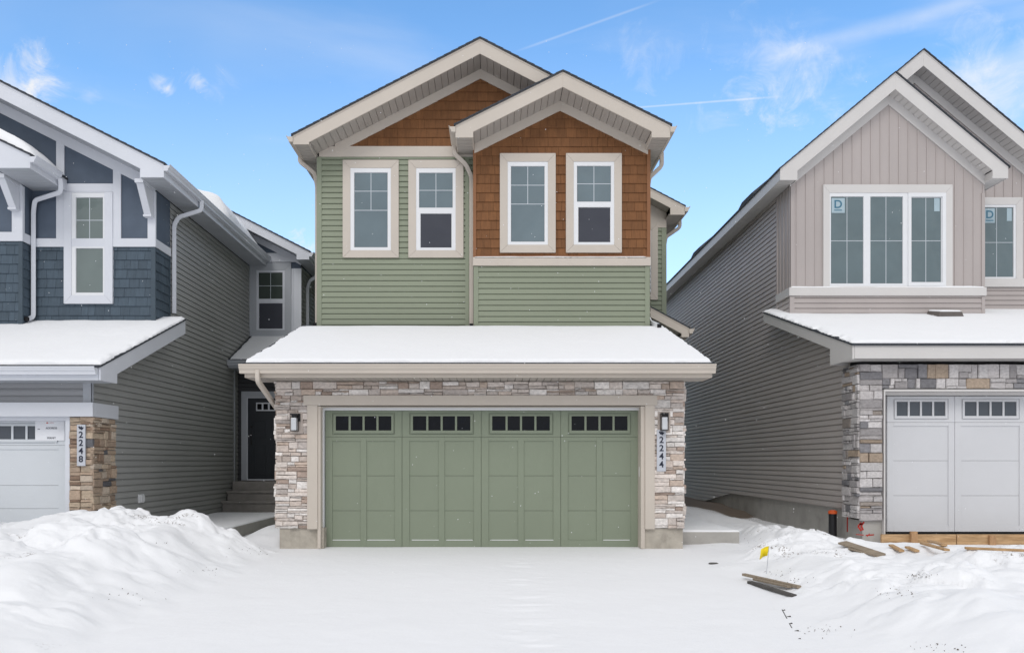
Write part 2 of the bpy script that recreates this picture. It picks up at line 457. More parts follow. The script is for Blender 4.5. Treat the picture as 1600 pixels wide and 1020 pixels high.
palewarm = M('pale_warm_trim', (.60, .58, .565), .5, .03, 1.4)
ltdoor = M('pale_door', (.60, .605, .625), .5, .03, .8, .0006, 120)
leftdoor = M('cool_white_door', (.61, .64, .67), .5, .03, .8, .0006, 120)
darkdoor = M('near_black_door', (.02, .024, .03), .45, .1, 3)
lumber = M('lumber', (.50, .33, .18), .75, .22, 4, .0015, 40, (1, 8, 8), col2=(.35, .21, .10), cscale=3)
stake_m = M('stake_lumber', (.42, .25, .13), .75, .25, 5, .002, 40, (6, 6, 1))
oldlumber = M('weathered_wood', (.27, .22, .165), .85, .25, 5, .002, 40, (1, 6, 6))
greywood = M('grey_wood', (.08, .075, .07), .85, .25, 5, .002, 40)
paper = M('paper', (.78, .79, .82), .7, .02, 5)
ink = M('ink', (.012, .016, .035), .6, 0)
redpaint = M('red_paint', (.42, .03, .02), .7, .3, 30)
orange = M('orange_plastic', (.62, .10, .02), .5, .1, 8)
yellow = M('yellow_flag', (.80, .62, .01), .6, .1, 20)
plaque_m = M('plaque_metal', (.50, .52, .57), .45, .04, 5)
vent_m = M('vent_metal', (.12, .105, .095), .7, .1, 8)
def glassmat(name, col, refl, rough=.04):
    m = bpy.data.materials.new(name); m.use_nodes = True; nt = m.node_tree; nt.nodes.clear(); N = nt.nodes.new; L = nt.links.new
    out = N('ShaderNodeOutputMaterial'); mix = N('ShaderNodeMixShader'); L(mix.outputs[0], out.inputs[0])
    d = N('ShaderNodeBsdfDiffuse'); g = N('ShaderNodeBsdfGlossy'); g.inputs['Roughness'].default_value = rough
    g.inputs['Color'].default_value = (.93, .97, 1, 1)
    L(d.outputs[0], mix.inputs[1]); L(g.outputs[0], mix.inputs[2])
    fr = N('ShaderNodeFresnel'); fr.inputs[0].default_value = refl; L(fr.outputs[0], mix.inputs[0])
    tc = N('ShaderNodeTexCoord'); n = N('ShaderNodeTexNoise'); L(tc.outputs['Object'], n.inputs['Vector']); n.inputs['Scale'].default_value = 1.7; n.inputs['Detail'].default_value = 2
    b = N('ShaderNodeBump'); b.inputs['Distance'].default_value = .06; b.inputs['Strength'].default_value = .8; L(n.outputs[0], b.inputs['Height'])
    L(b.outputs[0], g.inputs['Normal']); L(b.outputs[0], fr.inputs['Normal'])
    r = N('ShaderNodeMapRange'); L(n.outputs[0], r.inputs[0]); r.inputs[3].default_value = .8; r.inputs[4].default_value = 1.2
    x = N('ShaderNodeMix'); x.data_type = 'RGBA'; x.blend_type = 'MULTIPLY'; x.inputs[0].default_value = 1; x.inputs[6].default_value = (*col, 1)
    L(r.outputs[0], x.inputs[7]); L(x.outputs[2], d.inputs[0])
    return m
glass = glassmat('window_glass', (.115, .158, .178), 1.75)
glass_grey = glassmat('window_glass_grey', (.095, .135, .147), 1.75)
glass_blind = glassmat('window_glass_blind', (.145, .178, .17), 1.6)
screen = glassmat('screen_glass', (.055, .058, .072), 1.3, .3)
glass_dark = glassmat('garage_glass', (.003, .0035, .006), 1.3)
glass_side = glassmat('side_glass', (.07, .08, .095), 1.5)
clearg = M('lamp_glass', (.55, .57, .6), .1, .05, 5, spec=.8)
snow_m = None
def snowmat(name, dirt=True):
    m = bpy.data.materials.new(name); m.use_nodes = True; nt = m.node_tree; nt.nodes.clear(); N = nt.nodes.new; L = nt.links.new
    out = N('ShaderNodeOutputMaterial'); p = N('ShaderNodeBsdfPrincipled'); L(p.outputs[0], out.inputs[0])
    p.inputs['Roughness'].default_value = .75; p.inputs['Specular IOR Level'].default_value = .25
    tc = N('ShaderNodeTexCoord')
    n = N('ShaderNodeTexNoise'); L(tc.outputs['Object'], n.inputs['Vector']); n.inputs['Scale'].default_value = 7; n.inputs['Detail'].default_value = 9; n.inputs['Roughness'].default_value = .62
    n3 = N('ShaderNodeTexNoise'); L(tc.outputs['Object'], n3.inputs['Vector']); n3.inputs['Scale'].default_value = 160; n3.inputs['Detail'].default_value = 3
    b = N('ShaderNodeBump'); b.inputs['Distance'].default_value = .012; b.inputs['Strength'].default_value = .55; L(n.outputs[0], b.inputs['Height'])
    b2 = N('ShaderNodeBump'); b2.inputs['Distance'].default_value = .002; b2.inputs['Strength'].default_value = .7; L(n3.outputs[0], b2.inputs['Height']); L(b.outputs[0], b2.inputs['Normal'])
    L(b2.outputs[0], p.inputs['Normal'])
    x = N('ShaderNodeMix'); x.data_type = 'RGBA'; x.inputs[6].default_value = (.84, .848, .868, 1); x.inputs[7].default_value = (.16, .125, .095, 1)
    if dirt:
        at = N('ShaderNodeAttribute'); at.attribute_name = 'dirt'
        n4 = N('ShaderNodeTexNoise'); L(tc.outputs['Object'], n4.inputs['Vector']); n4.inputs['Scale'].default_value = 34; n4.inputs['Detail'].default_value = 6
        mr = N('ShaderNodeMapRange'); L(n4.outputs[0], mr.inputs[0]); mr.inputs[1].default_value = .5; mr.inputs[2].default_value = .62
        mm = N('ShaderNodeMath'); mm.operation = 'MULTIPLY'; L(mr.outputs[0], mm.inputs[0]); L(at.outputs['Fac'], mm.inputs[1]); m5 = N('ShaderNodeMapRange'); L(at.outputs['Fac'], m5.inputs[0]); m5.inputs[1].default_value = .86; m5.inputs[2].default_value = .97; m6 = N('ShaderNodeMath'); m6.operation = 'MAXIMUM'; L(mm.outputs[0], m6.inputs[0]); L(m5.outputs[0], m6.inputs[1]); L(m6.outputs[0], x.inputs[0])
    else: x.inputs[0].default_value = 0
    L(x.outputs[2], p.inputs['Base Color'])
    return m
snow_m = snowmat('snow'); snow_roof_m = snowmat('roof_snow', False)

# ---------------------------------------------------------------- roof pieces
def slope(mb, xe, ze, xr, zr, Y0, Y1, th=.03):
    # shingle slab on one roof slope (section in xz, extruded along y), with course steps
    n = max(2, int(abs(xr-xe)/.13)); L_ = []
    for k in range(n):
        t0, t1 = k/n, (k+1)/n
        L_.append((xe+(xr-xe)*t0, ze+(zr-ze)*t0+th+.009)); L_.append((xe+(xr-xe)*t1, ze+(zr-ze)*t1+th))
    L_ += [(xr, zr+.002), (xe, ze+.002)]
    mb.prism([(x, Y0, z) for x, z in L_], (0, Y1-Y0, 0))
def rake(mb, xe, ze, xr, zr, fd, Y, xw=None, zbox=None, th=.03):
    mb.mark(); mb.hold = True
    ln = lambda x: ze+(zr-ze)*(x-xe)/(xr-xe)
    if xw is None: pl_ = [(xe, ze), (xr, zr), (xr, zr-fd), (xe, ze-fd)]
    else: pl_ = [(xe, ze), (xr, zr), (xr, zr-fd), (xw, ln(xw)-fd), (xw, zbox), (xe, zbox)]
    mb.prism([(x, Y, z) for x, z in pl_], (0, th, 0))
    # thin drip edge
    d = .035
    mb.prism([(xe, Y-.007, ze+.002), (xr, Y-.007, zr+.002), (xr, Y-.007, zr-d), (xe, Y-.007, ze-d)], (0, .006, 0))
    mb.hold = False
def rake_soffit(mb, xw, xr, xe, ze, zr, fd, Y0, Yw, off=.012):
    ln = lambda x: ze+(zr-ze)*(x-xe)/(xr-xe)-fd+off
    p0 = Vector((xw, Y0, ln(xw))); p1 = Vector((xr, Y0, ln(xr)))
    slats(mb, p0, p1-p0, (0, Yw-Y0, 0), max(3, int((p1-p0).length/.13)))
def flat_soffit(mb, x0, x1, Y0, Y1, z):
    slats(mb, (x0, Y0, z), (0, Y1-Y0, 0), (x1-x0, 0, 0), max(2, int(abs(Y1-Y0)/.13)))

def window(parent, pl, casing, frame, panes, cas_mat, fr_mat=white, gm=glass, cd=.05, fd=.04, label=None, sill_snow=False):
    # panes: (rect, kind, verticals, horizontals) ; kind 'g' clear, 's' screened
    holes = [p[0] for p in panes]
    f = MB(); cells(f, pl, frame, holes, .0, fd)
    for (rc, kd, vl, hl) in panes:                  # inner glazing bead
        b = .005; f2 = (rc[0]+b, rc[1]+b, rc[2]-b, rc[3]-b)
        cells(f, pl, rc, [f2], .0, fd-.012)
    w_ = f.build('window', fr_mat, parent, bevel=.002, label=label)
    if casing:
        c = MB(); ring(c, pl, casing, frame, 0, cd); c.build('casing', cas_mat, w_, bevel=.003)
    g = MB(); s = MB(); mu = MB()
    for (rc, kd, vl, hl) in panes:
        tgt = g if kd == 'g' else s
        quad = [pl(rc[0]+.008, rc[1]+.008, .024), pl(rc[2]-.008, rc[1]+.008, .024), pl(rc[2]-.008, rc[3]-.008, .024), pl(rc[0]+.008, rc[3]-.008, .024)]
        if (quad[1]-quad[0]).cross(quad[2]-quad[1]).dot(pl.N) < 0: quad.reverse()
        tgt.poly(quad)
        for (u, a, b) in vl: board(mu, pl, u-.006, a, u+.006, b, .022, .0265)
        for (v, a, b) in hl: board(mu, pl, a, v-.006, b, v+.006, .022, .0275)
    if g.f: g.build('glass', gm, w_, keep=True)
    if s.f: s.build('insect_screen', screen, w_, keep=True)
    if mu.f: mu.build('grille', grille_m, w_)
    return w_
def text(parent, body, pl, u, v, size, mat, name='lettering', rot=0, d=.002, bold=0):
    cu = bpy.data.curves.new('txt', 'FONT'); cu.body = body; cu.size = size; cu.extrude = .0015; cu.align_x = 'CENTER'; cu.align_y = 'CENTER'; cu.offset = bold
    tmp = bpy.data.objects.new('txt', cu); COL.objects.link(tmp); bpy.context.view_layer.update()
    dg = bpy.context.evaluated_depsgraph_get(); me = bpy.data.meshes.new_from_object(tmp.evaluated_get(dg))
    mb = MB(); c, s = math.cos(rot), math.sin(rot)
    vs = [pl(u+c*q.co.x-s*q.co.y, v+s*q.co.x+c*q.co.y, d+q.co.z) for q in me.vertices]
    mb.v = [tuple(p) for p in vs]; mb.f = [tuple(p.vertices) for p in me.polygons]; mb.c = [None]*len(mb.f)
    bpy.data.objects.remove(tmp); bpy.data.curves.remove(cu); bpy.data.meshes.remove(me)
    return mb
def merge_mb(a, b):
    i = len(a.v); a.v += b.v; a.f += [tuple(k+i for k in f) for f in b.f]; a.c += b.c
def plaque(parent, pl, u0, v0, u1, v1, digits, tilt_last=False):
    b = MB(); board(b, pl, u0, v0, u1, v1, .055, .085); p = b.build('number_plaque', plaque_m, parent, bevel=.003)
    t = MB(); um = (u0+u1)/2; h = (v1-v0); n = len(digits)
    for i, ch in enumerate(digits):
        merge_mb(t, text(p, ch, pl, um, v1-h*(.255+i*.195), .135, ink, d=.087, rot=(.10 if tilt_last and i == n-1 else 0), bold=.003))
    # bird-like leaf emblem
    e = [(-.042, .02), (-.02, .03), (-.012, .012), (.008, .03), (.018, .012), (.045, .01), (.03, -.012), (.012, -.035), (0, -.02), (-.02, -.018), (-.03, 0)]
    polyboard(t, pl, [(um+a, v1-h*.085+b_) for a, b_ in e], .087, .089)
    t.build('digits', ink, p)
    return p

def snow_sheet(name, P0, U, V, nu, nv, thick, edge=(.1, .1, .1, .1), seed=0, label='', mat=None, amp=.012):
    # snow lying on a sloped rectangle: thickness tapers irregularly at each edge
    P0, U, V = Vector(P0), Vector(U), Vector(V); N_ = U.cross(V).normalized()
    if N_.z < 0: N_ = -N_
    lu, lv = U.length, V.length
    uu = np.linspace(0, 1, nu); vv = np.linspace(0, 1, nv)
    Ug, Vg = np.meshgrid(uu, vv, indexing='ij')
    n1 = fbm(Ug*lu*1.2+seed*7.1, Vg*lv*1.2, 4, seed); n2 = fbm(Ug*lu*6, Vg*lv*6+seed, 4, seed+3)
    e = np.ones_like(Ug)
    for dist, wd in ((Ug*lu, edge[0]), ((1-Ug)*lu, edge[1]), (Vg*lv, edge[2]), ((1-Vg)*lv, edge[3])):
        if wd <= 0: continue
        e = np.minimum(e, np.clip((dist+n2*wd*.9)/wd, -0.6, 1))
    e = np.where(e > 0, np.sqrt(np.clip(e, 0, 1)), e)
    h = thick*e+amp*n1*np.clip(e, 0, 1)
    pts = [tuple(P0+U*float(Ug[i, j])+V*float(Vg[i, j])+N_*float(h[i, j])) for i in range(nu) for j in range(nv)]
    fs = [(i*nv+j, (i+1)*nv+j, (i+1)*nv+j+1, i*nv+j+1) for i in range(nu-1) for j in range(nv-1)]
    base = len(pts)
    # closing skirt
    rim = [(i, 0) for i in range(nu)]+[(nu-1, j) for j in range(1, nv)]+[(i, nv-1) for i in range(nu-2, -1, -1)]+[(0, j) for j in range(nv-2, 0, -1)]
    lo = [tuple(P0+U*float(Ug[i, j])+V*float(Vg[i, j])-N_*.02) for i, j in rim]; pts += lo
    m = len(rim)
    for k in range(m):
        a, b = rim[k], rim[(k+1) % m]; fs.append((a[0]*nv+a[1], b[0]*nv+b[1], base+(k+1) % m, base+k))
    mb = MB(); mb.v = pts; mb.f = fs; mb.c = [None]*len(fs)
    o = mb.build(name, mat or snow_roof_m, smooth=True)
    return tag(o, label, 'snow', kind='stuff')
# ---- value noise
def _hash(ix, iy, seed):
    h = (ix.astype(np.int64)*374761393+iy.astype(np.int64)*668265263+seed*1442695041) & 0xffffffff
    h = ((h ^ (h >> 13))*1274126177) & 0xffffffff
    return ((h ^ (h >> 16)) & 0xffffff)/float(0xffffff)
def vnoise(x, y, seed=0):
    ix, iy = np.floor(x), np.floor(y); fx, fy = x-ix, y-iy
    fx = fx*fx*fx*(fx*(fx*6-15)+10); fy = fy*fy*fy*(fy*(fy*6-15)+10)
    a, b = _hash(ix, iy, seed), _hash(ix+1, iy, seed); c, d = _hash(ix, iy+1, seed), _hash(ix+1, iy+1, seed)
    return (a*(1-fx)+b*fx)*(1-fy)+(c*(1-fx)+d*fx)*fy-.5
def fbm(x, y, oct=4, seed=0):
    v = 0; a = 1; t = 0
    for k in range(oct):
        c, s = math.cos(.6+k), math.sin(.6+k)
        v = v+a*vnoise(x*c-y*s+k*17.3, x*s+y*c-k*9.1, seed+k); t += a; a *= .5; x = x*2.03; y = y*2.03
    return v*2/t
def sst(a, b, x):
    t = np.clip((x-a)/(b-a), 0, 1); return t*t*(3-2*t)

# ================================================================ GROUND
def billow(x, y, oct=3, seed=0):
    v = 0; a = 1; t = 0
    for k in range(oct):
        c, s_1 = math.cos(.9+1.7*k), math.sin(.9+1.7*k)
        v = v+a*np.abs(vnoise(x*c-y*s_1+k*7.7, x*s_1+y*c, seed+k))*2; t += a; a *= .45; x = x*2.3; y = y*2.3
    return v/t
def ground_h(x, y):
    base = -.025*np.clip(-y, 0, 14)
    n1 = fbm(x*.8, y*.8, 4, 11); n2 = fbm(x*2.6, y*2.6, 4, 23); n3 = fbm(x*7, y*7, 3, 31)
    wx, wy = x+.25*n2, y+.25*fbm(x*2.2+3, y*2.2, 3, 41)
    b1 = billow(wx*1.05, wy*1.05, 2, 61); b2 = billow(wx*3.1+4, wy*3.1, 3, 71)
    pat = sst(-.12, .22, fbm(x*.75+2, y*.75, 3, 81))
    z = base+.003*n1
    # left bank between the two driveways
    m1 = fbm(x*.8, y*.8, 2, 11); m2 = fbm(x*2.2, y*2.2, 2, 23)
    bl = sst(-3.2, -4.5, x+.28*m1+.14*m2)
    gy = sst(.5, -.8, y)*(1-.40*sst(-2.8, -6.8, y))
    st = fbm(x*1.5+5, y*1.5, 3, 77); b3 = billow(wx*7.5, wy*7.5, 2, 171)
    crust = pat*(.055*sst(.0, .05, st)+.045*sst(.2, .245, st)+.035*(b3-.3)*sst(-.1, .1, st))
    lump = crust+.19*(b1-.35)+.07*(b2-.3)*pat+.010*n3*pat+.10*np.exp(-((x+5.7)/.8)**2)-.08*np.exp(-((x+4.85)/.25)**2)
    bank = bl*gy*(.47+.13*m1+lump)+.12*sst(-3.15, -3.5, x+.1*n2)*np.exp(-((y+.9)/.35)**2)*(.6+b2)
    z = z+bank
    # snow in the gap between walkway and garage
    gap = sst(-4.6, -4.3, x)*(1-sst(-3.4, -3.2, x))*sst(-.4, .3, y)
    z = z+gap*(-.02+.30*np.exp(-((y-.9)/.8)**2)*sst(-4.45, -3.6, x)+.02*n2)
    # right side mounds
    edge = 2.95+.20*n1+.07*n2-.05*np.clip(-y-1, 0, 6)
    br = sst(0, 1.1, x-edge)
    st2 = fbm(x*1.7+9, y*1.7, 3, 91)
    q = .19+.11*n1+.17*(b1-.35)+.09*(b2-.3)*pat+.008*n3*pat+pat*(.05*sst(.0, .04, st2)+.04*sst(.2, .24, st2)+.030*(b3-.3)*sst(-.1, .1, st2))
    q = q+.24*np.exp(-((x-5.4)/1.5)**2-((y+4.0)/1.8)**2)+.10*np.exp(-((x-4.6)/.9)**2-((y+1.3)/.8)**2)
    q = q+.12*np.exp(-((x-3.9)/.7)**2-((y+5.6)/1.2)**2)
    q = q*(1-sst(4.9, 6.0, x)*sst(-2.2, -.3, y))-.07*sst(5.2, 6.2, x)*sst(-1.6, -.2, y)
    q = q*(1-.85*sst(4.5, 4.0, x)*sst(-1.3, -.4, y))
    ry = 1-sst(.2, 1.6, y)*.35
    z = z+br*np.clip(q, -.08, 2)*ry+(.22+.10*n2)*np.exp(-((np.clip(6.3-x, 0, 9))/.40)**2)*sst(6, 8.5, y)
    dr = (1-bl)*(1-br)
    z = z-dr*.010*np.exp(-((x-.35-.05*n1)/.22)**2)*sst(-.5, -2, y)*sst(-.1, .35, fbm(x*2, y*5, 3, 5))
    z = z+dr*(.006*n2+.010*n1)*sst(-.4, -1.5, y)
    return z, bl, br, b1, b2, n1, pat
def build_ground():
    def axis(core0, core1, step, far):
        a = list(np.arange(core0, core1, step)); g = step; x = core1; up = []
        while x < far: up.append(x); g *= 1.35; x += g
        up.append(far); g = step; x = core0-step; dn = []
        while x > -far: dn.append(x); g *= 1.35; x -= g
        dn.append(-far)
        return np.array(sorted(dn)+a+up)
    xs = axis(-8.5, 11.0, .03, 900)
    yf = list(np.arange(-7.6, -.3, .022))+list(np.arange(-.3, 3, .045))
    g = .05; y = 3.0; up = []
    while y < 900: up.append(y); g *= 1.2; y += g
    y = -7.65; g = .03; dn = []
    while y > -900: dn.append(y); g *= 1.35; y -= g
    ys = np.array(sorted(dn)+yf+up+[900])
    Xg, Yg = np.meshgrid(xs, ys, indexing='ij')
    z, bl, br, b1, b2, n1, pat = ground_h(Xg, Yg)
    far = sst(14, 40, np.hypot(Xg, Yg)); z = z*(1-far)-.35*far
    st = fbm(Xg*1.5+5, Yg*1.5, 3, 77); st2 = fbm(Xg*1.7+9, Yg*1.7, 3, 91)
    led = np.where(Xg < 0, np.exp(-((st-.02)/.035)**2)+np.exp(-((st-.22)/.03)**2), np.exp(-((st2-.015)/.035)**2)+np.exp(-((st2-.22)/.03)**2))
    cre = np.maximum(np.exp(-(b2/.22)**2), led)*pat*sst(-.02, .25, fbm(Xg*.9, Yg*.9, 3, 3))
    dirt = np.clip((bl*.75+br)*sst(.15, .5, cre), 0, .85)*sst(1.2, .2, Yg)
    dirt = np.maximum(dirt, sst(5.3, 5.9, Xg+.4*n1)*sst(5.0, 6.6, Yg+1.5*n1))
    nx, ny = Xg.shape
    co = np.stack([Xg, Yg, z], -1).reshape(-1, 3)
    idx = np.arange(nx*ny).reshape(nx, ny)
    q = np.stack([idx[:-1, :-1], idx[1:, :-1], idx[1:, 1:], idx[:-1, 1:]], -1).reshape(-1, 4)
    me = bpy.data.meshes.new('ground'); me.vertices.add(len(co)); me.vertices.foreach_set('co', co.ravel())
    me.loops.add(q.size); me.loops.foreach_set('vertex_index', q.ravel()); me.polygons.add(len(q))
    me.polygons.foreach_set('loop_start', np.arange(0, q.size, 4)); me.polygons.foreach_set('loop_total', np.full(len(q), 4))
    me.update(); me.validate()
    at = me.attributes.new('dirt', 'FLOAT', 'POINT'); at.data.foreach_set('value', np.clip(dirt, 0, 1).ravel())
    me.polygons.foreach_set('use_smooth', [True]*len(q)); me.materials.append(snow_m)
    o = bpy.data.objects.new('snowy_ground', me); COL.objects.link(o)
    tag(o, 'snow covered driveway and yards with lumpy snow banks', 'ground', kind='structure')
build_ground()
def gz(x, y): return float(ground_h(np.array([x], float), np.array([y], float))[0][0])

# ================================================================ GREEN HOUSE (centre)
H = thing('house', (0, 6, 0), 'two storey house with green siding, brown shake gables and green garage door', 'house')
YM, YB, YG = 2.60, 2.37, -.20         # main upper wall, bay wall, garage wall core
XL_, XR_ = -3.32, 2.93
ax, az, msl = -.233, 9.027, .5167     # main ridge
mxe = -3.641; mze = az-msl*(ax-mxe)
bx, bz, bsl = 1.257, 8.316, .4995     # bay ridge
bxl, bxr = -.67, 3.184; bze = bz-bsl*(bx-bxl)
mline = lambda x: az-msl*abs(x-ax); bline = lambda x: bz-bsl*abs(x-bx)
FD = .27; ZB = 7.105; ZBB = 7.14
# core volumes; unseen rear lengthened to shade the gap on the right
c = MB()
c.prism([(XL_+.03, 2.65, 2.5), (XR_-.03, 2.65, 2.5), (XR_-.03, 2.65, 7.15), (1.3, 2.65, mline(1.3)-.3), (ax, 2.65, az-.3), (XL_+.03, 2.65, mline(XL_)-.3)], (0, 17.4, 0))
c.prism([(-.33, YB+.03, 2.5), (XR_-.03, YB+.03, 2.5), (XR_-.03, YB+.03, bline(XR_)-.3), (bx, YB+.03, bz-.3), (-.33, YB+.03, bline(-.33)-.3)], (0, 3, 0))
c.prism([(XL_+.06, .12, -.3), (XR_-.06, .12, -.3), (XR_-.06, .12, 2.55), (XL_+.06, .12, 2.55)], (0, 20, 0))
c.prism([(2.8, 5.45, -.3), (3.88, 5.45, -.3), (3.88, 5.45, 6.85), (2.8, 5.45, 6.85)], (0, 14.5, 0))
c.build('core', core, H)
# main upper green wall
g = MB(); pm = front(YM)
siding(g, pm, rect(XL_, 3.35, -.36, 7.12), v0=3.41)
siding(g, sideL(XL_), rect(YM, -.2, 20, 7.1)); siding(g, sideR(XR_), rect(YB, 2.0, 20, 7.1), v0=3.41)
siding(g, sideL(XL_+.02), rect(.5, .3, YM, 2.6)); siding(g, sideR(XR_-.02), rect(.5, .3, YB, 2.6))
pb = front(YB)
siding(g, pb, rect(X(741, YB), 3.3, X(1015, YB), Z(416, YB)), v0=3.42)
# wing wall
YW = 5.4; pw = front(YW)
siding(g, pw, rect(XR_, .25, 3.915, 6.86), v0=3.41); siding(g, sideR(3.915), rect(YW, 0, 20, 6.86))
g.build('wall', green, H, split=True)
# brown shakes
b = MB()
zf1 = Z(229.4, YM)
gx0 = ax-(az-FD-.17-zf1)/msl
shakes(b, pm, [(gx0, zf1), (1.5, zf1), (1.5, mline(1.5)-FD-.1), (ax, az-FD-.1), (gx0, zf1+.05)], seed=3)
zb0 = Z(402, YB)
shakes(b, pb, [(X(741, YB), zb0), (XR_, zb0), (XR_, bline(XR_)-FD-.05), (bx, bz-FD-.05), (X(741, YB), bline(X(741, YB))-FD-.05)], seed=5)
b.build('shake_cladding', brown, H, split=True)
bt = MB()
board(bt, pb, X(740, YB)-.01, zb0-.01, X(744, YB), Z(214, YB), 0, .03); board(bt, pb, X(1010.5, YB), zb0-.01, XR_+.015, Z(214, YB), 0, .03)
board(bt, pb, X(744, YB), zb0-.01, X(1010.5, YB), zb0+.025, 0, .032)
bt.build('corner_trim', browntrim, H, bevel=.002, split=True)
gt = MB()
board(gt, pm, XL_-.02, 3.3, X(503, YM), Z(246.5, YM), 0, .028); board(gt, sideL(XL_), YM-.026, 3.3, YM+.07, 7.08, 0, .022)
board(gt, pm, X(727, YM), 3.4, X(733, YM), Z(246.5, YM), 0, .022)
board(gt, pb, X(740, YB), 3.3, X(747.5, YB), Z(416.3, YB), 0, .028); board(gt, pb, X(1007.5, YB), 3.3, X(1015, YB), Z(416.3, YB), 0, .028)
board(gt, pw, X(1033.5, YW), 3.0, 3.93, 6.62, 0, .028)
gt.build('corner_board', green, H, bevel=.003, split=True)
# belts and friezes (beige)
t = MB()
board(t, pb, X(740, YB)-.01, Z(416, YB), X(1015, YB)+.012, Z(402.8, YB), 0, .055)
board(t, pm, X(499, YM), Z(246, YM), X(725, YM)+.2, Z(229.5, YM), 0, .03)
def frieze(mb, pl, xr, zr, sl, xs, th, fd, d=.032, cut=None):
    for sgn, x1 in xs:
        ln = lambda x: zr-sl*abs(x-xr)-fd
        polyboard(mb, pl, [(xr, ln(xr)+.015), (x1, ln(x1)+.015), (x1, ln(x1)-th), (xr, ln(xr)-th)], 0, d)
frieze(t, pm, ax, az, msl, [(-1, -3.0), (1, 1.6)], .165, FD, .034)
frieze(t, pb, bx, bz, bsl, [(-1, XL_ if 0 else -.345), (1, 2.9)], .165, FD)
polyboard(t, pw, [(XR_-.1, 6.62), (3.93, 6.62), (3.93, 6.975+.522*.32-.19), (XR_-.1, 6.975+.522*1.42-.19)], 0, .024)
t.build('trim_board', beige, H, bevel=.003, split=True)
# roofs
r = MB(); RY0, BY0 = 1.994, 1.777
slope(r, mxe-.03, mze-.0155, ax, az, RY0-.03, 20.5); slope(r, 1.19, mline(1.19), ax, az, RY0-.03, 20.5)
slope(r, bxl-.03, bze-.015, bx, bz, BY0-.03, 20.5); slope(r, bxr+.03, bze-.015, bx, bz, BY0-.03, 20.5)
# wing roof and low roof
wr_x, wr_z = 4.25, 6.975; RW0 = 5.0
wline = lambda x: wr_z+.522*(wr_x-x)
slope(r, wr_x+.02, wline(wr_x+.02), 2.3, wline(2.3), RW0-.02, 20.5, .022); slope(r, .6, wline(2.3)-.5*1.7, 2.3, wline(2.3), RW0-.02, 20.5, .022)
LR0 = 4.2; lx, lz = X(1076.6, LR0), Z(512.5, LR0); lline = lambda x: lz+.535*(lx-x)
slope(r, lx+.02, lline(lx+.02), XR_, lline(XR_), LR0-.02, YW, .022)
# garage roof: section in yz
GE = -.80; gz0 = 2.745; gsl = 1/3
gl, gr = -3.62, 3.20
n = 24; Yt = 2.75; prof = []
for k in range(n):
    a0, a1 = GE-.04+(Yt-GE)*k/n, GE-.04+(Yt-GE)*(k+1)/n
    prof += [(a0, gz0+(a0-GE)*gsl+.034), (a1, gz0+(a1-GE)*gsl+.026)]
prof += [(Yt, gz0+(Yt-GE)*gsl), (GE-.04, gz0-.0133)]
r.prism([(gl-.02, y, z) for y, z in prof], (gr-gl+.04, 0, 0))
r.build('roof', shingle, H, split=True)
f = MB()
rake(f, mxe, mze, ax, az, FD, RY0, XL_-.03, ZB); rake(f, 1.17, mline(1.17), ax, az, FD, RY0)
rake(f, bxl, bze, bx, bz, FD, BY0, -.35, ZBB); rake(f, bxr, bze, bx, bz, FD, BY0, 2.85, ZBB)
f.box(mxe, RY0+.03, ZB, mxe+.02, 20.2, mze-.005); f.box(bxl, BY0+.03, ZBB, bxl+.02, YM, bze-.005); f.box(bxr-.02, BY0+.03, ZBB, bxr, 20.2, bze-.005)
f.box(XL_-.05, RY0+.03, ZB, XL_-.03, YM, mline(XL_)-FD); f.box(-.37, BY0+.03, ZBB, -.35, YB, bline(-.35)-FD); f.box(2.85, BY0+.03, ZBB, 2.87, YB, bline(2.85)-FD)
# wing and low roof fascias
rake(f, wr_x, wr_z, 2.6, wline(2.6), .20, RW0, 3.93, 6.79); f.box(wr_x-.02, RW0+.03, 6.79, wr_x, 20.2, wr_z)
rake(f, lx, lz, XR_, lline(XR_), .20, LR0, lx-.16, lz-.19); f.box(lx-.02, LR0+.03, lz-.19, lx, YW+4, lz)
# garage eave fascia + rakes
f.box(gl+.035, GE, 2.554, gr-.03, GE+.03, 2.73)
for xx in (gl, gr-.03):
    f.prism([(xx, GE, 2.555), (xx, GE, gz0), (xx, Yt, gz0+(Yt-GE)*gsl), (xx, Yt, gz0+(Yt-GE)*gsl-.19), (xx, GE+.55, 2.70), (xx, GE+.55, 2.555)], (.03, 0, 0))
f.build('fascia', beige, H, bevel=.003, split=True)
sf = MB()
rake_soffit(sf, XL_-.03, ax, mxe, mze, az, FD, RY0+.03, YM); rake_soffit(sf, 1.15, ax, 1.15, mline(1.15), az, FD, RY0+.03, YM)
rake_soffit(sf, -.35, bx, bxl, bze, bz, FD, BY0+.03, YB); rake_soffit(sf, 2.85, bx, bxr, bze, bz, FD, BY0+.03, YB)
flat_soffit(sf, mxe+.02, XL_, RY0+.03, 20, ZB+.008); flat_soffit(sf, bxl+.02, -.35, BY0+.03, YM, ZBB+.008); flat_soffit(sf, 2.85, bxr-.02, BY0+.03, 20, ZBB+.008)
rake_soffit(sf, 3.93, 2.6, wr_x, wr_z, wline(2.6), .20, RW0+.03, YW); flat_soffit(sf, 3.9, wr_x-.02, RW0+.03, 20, 6.80)
rake_soffit(sf, lx-.16, XR_, lx, lz, lline(XR_), .20, LR0+.03, YW); flat_soffit(sf, lx-.18, lx-.02, LR0+.03, YW, lz-.18)
slats(sf, (gl+.03, GE+.03, 2.562), (gr-gl-.06, 0, 0), (0, .62, 0), 62)
flat_soffit(sf, gl+.03, XL_+.0, YG, .0, 2.565)
sf.build('soffit', beige_soffit, H, split=True)
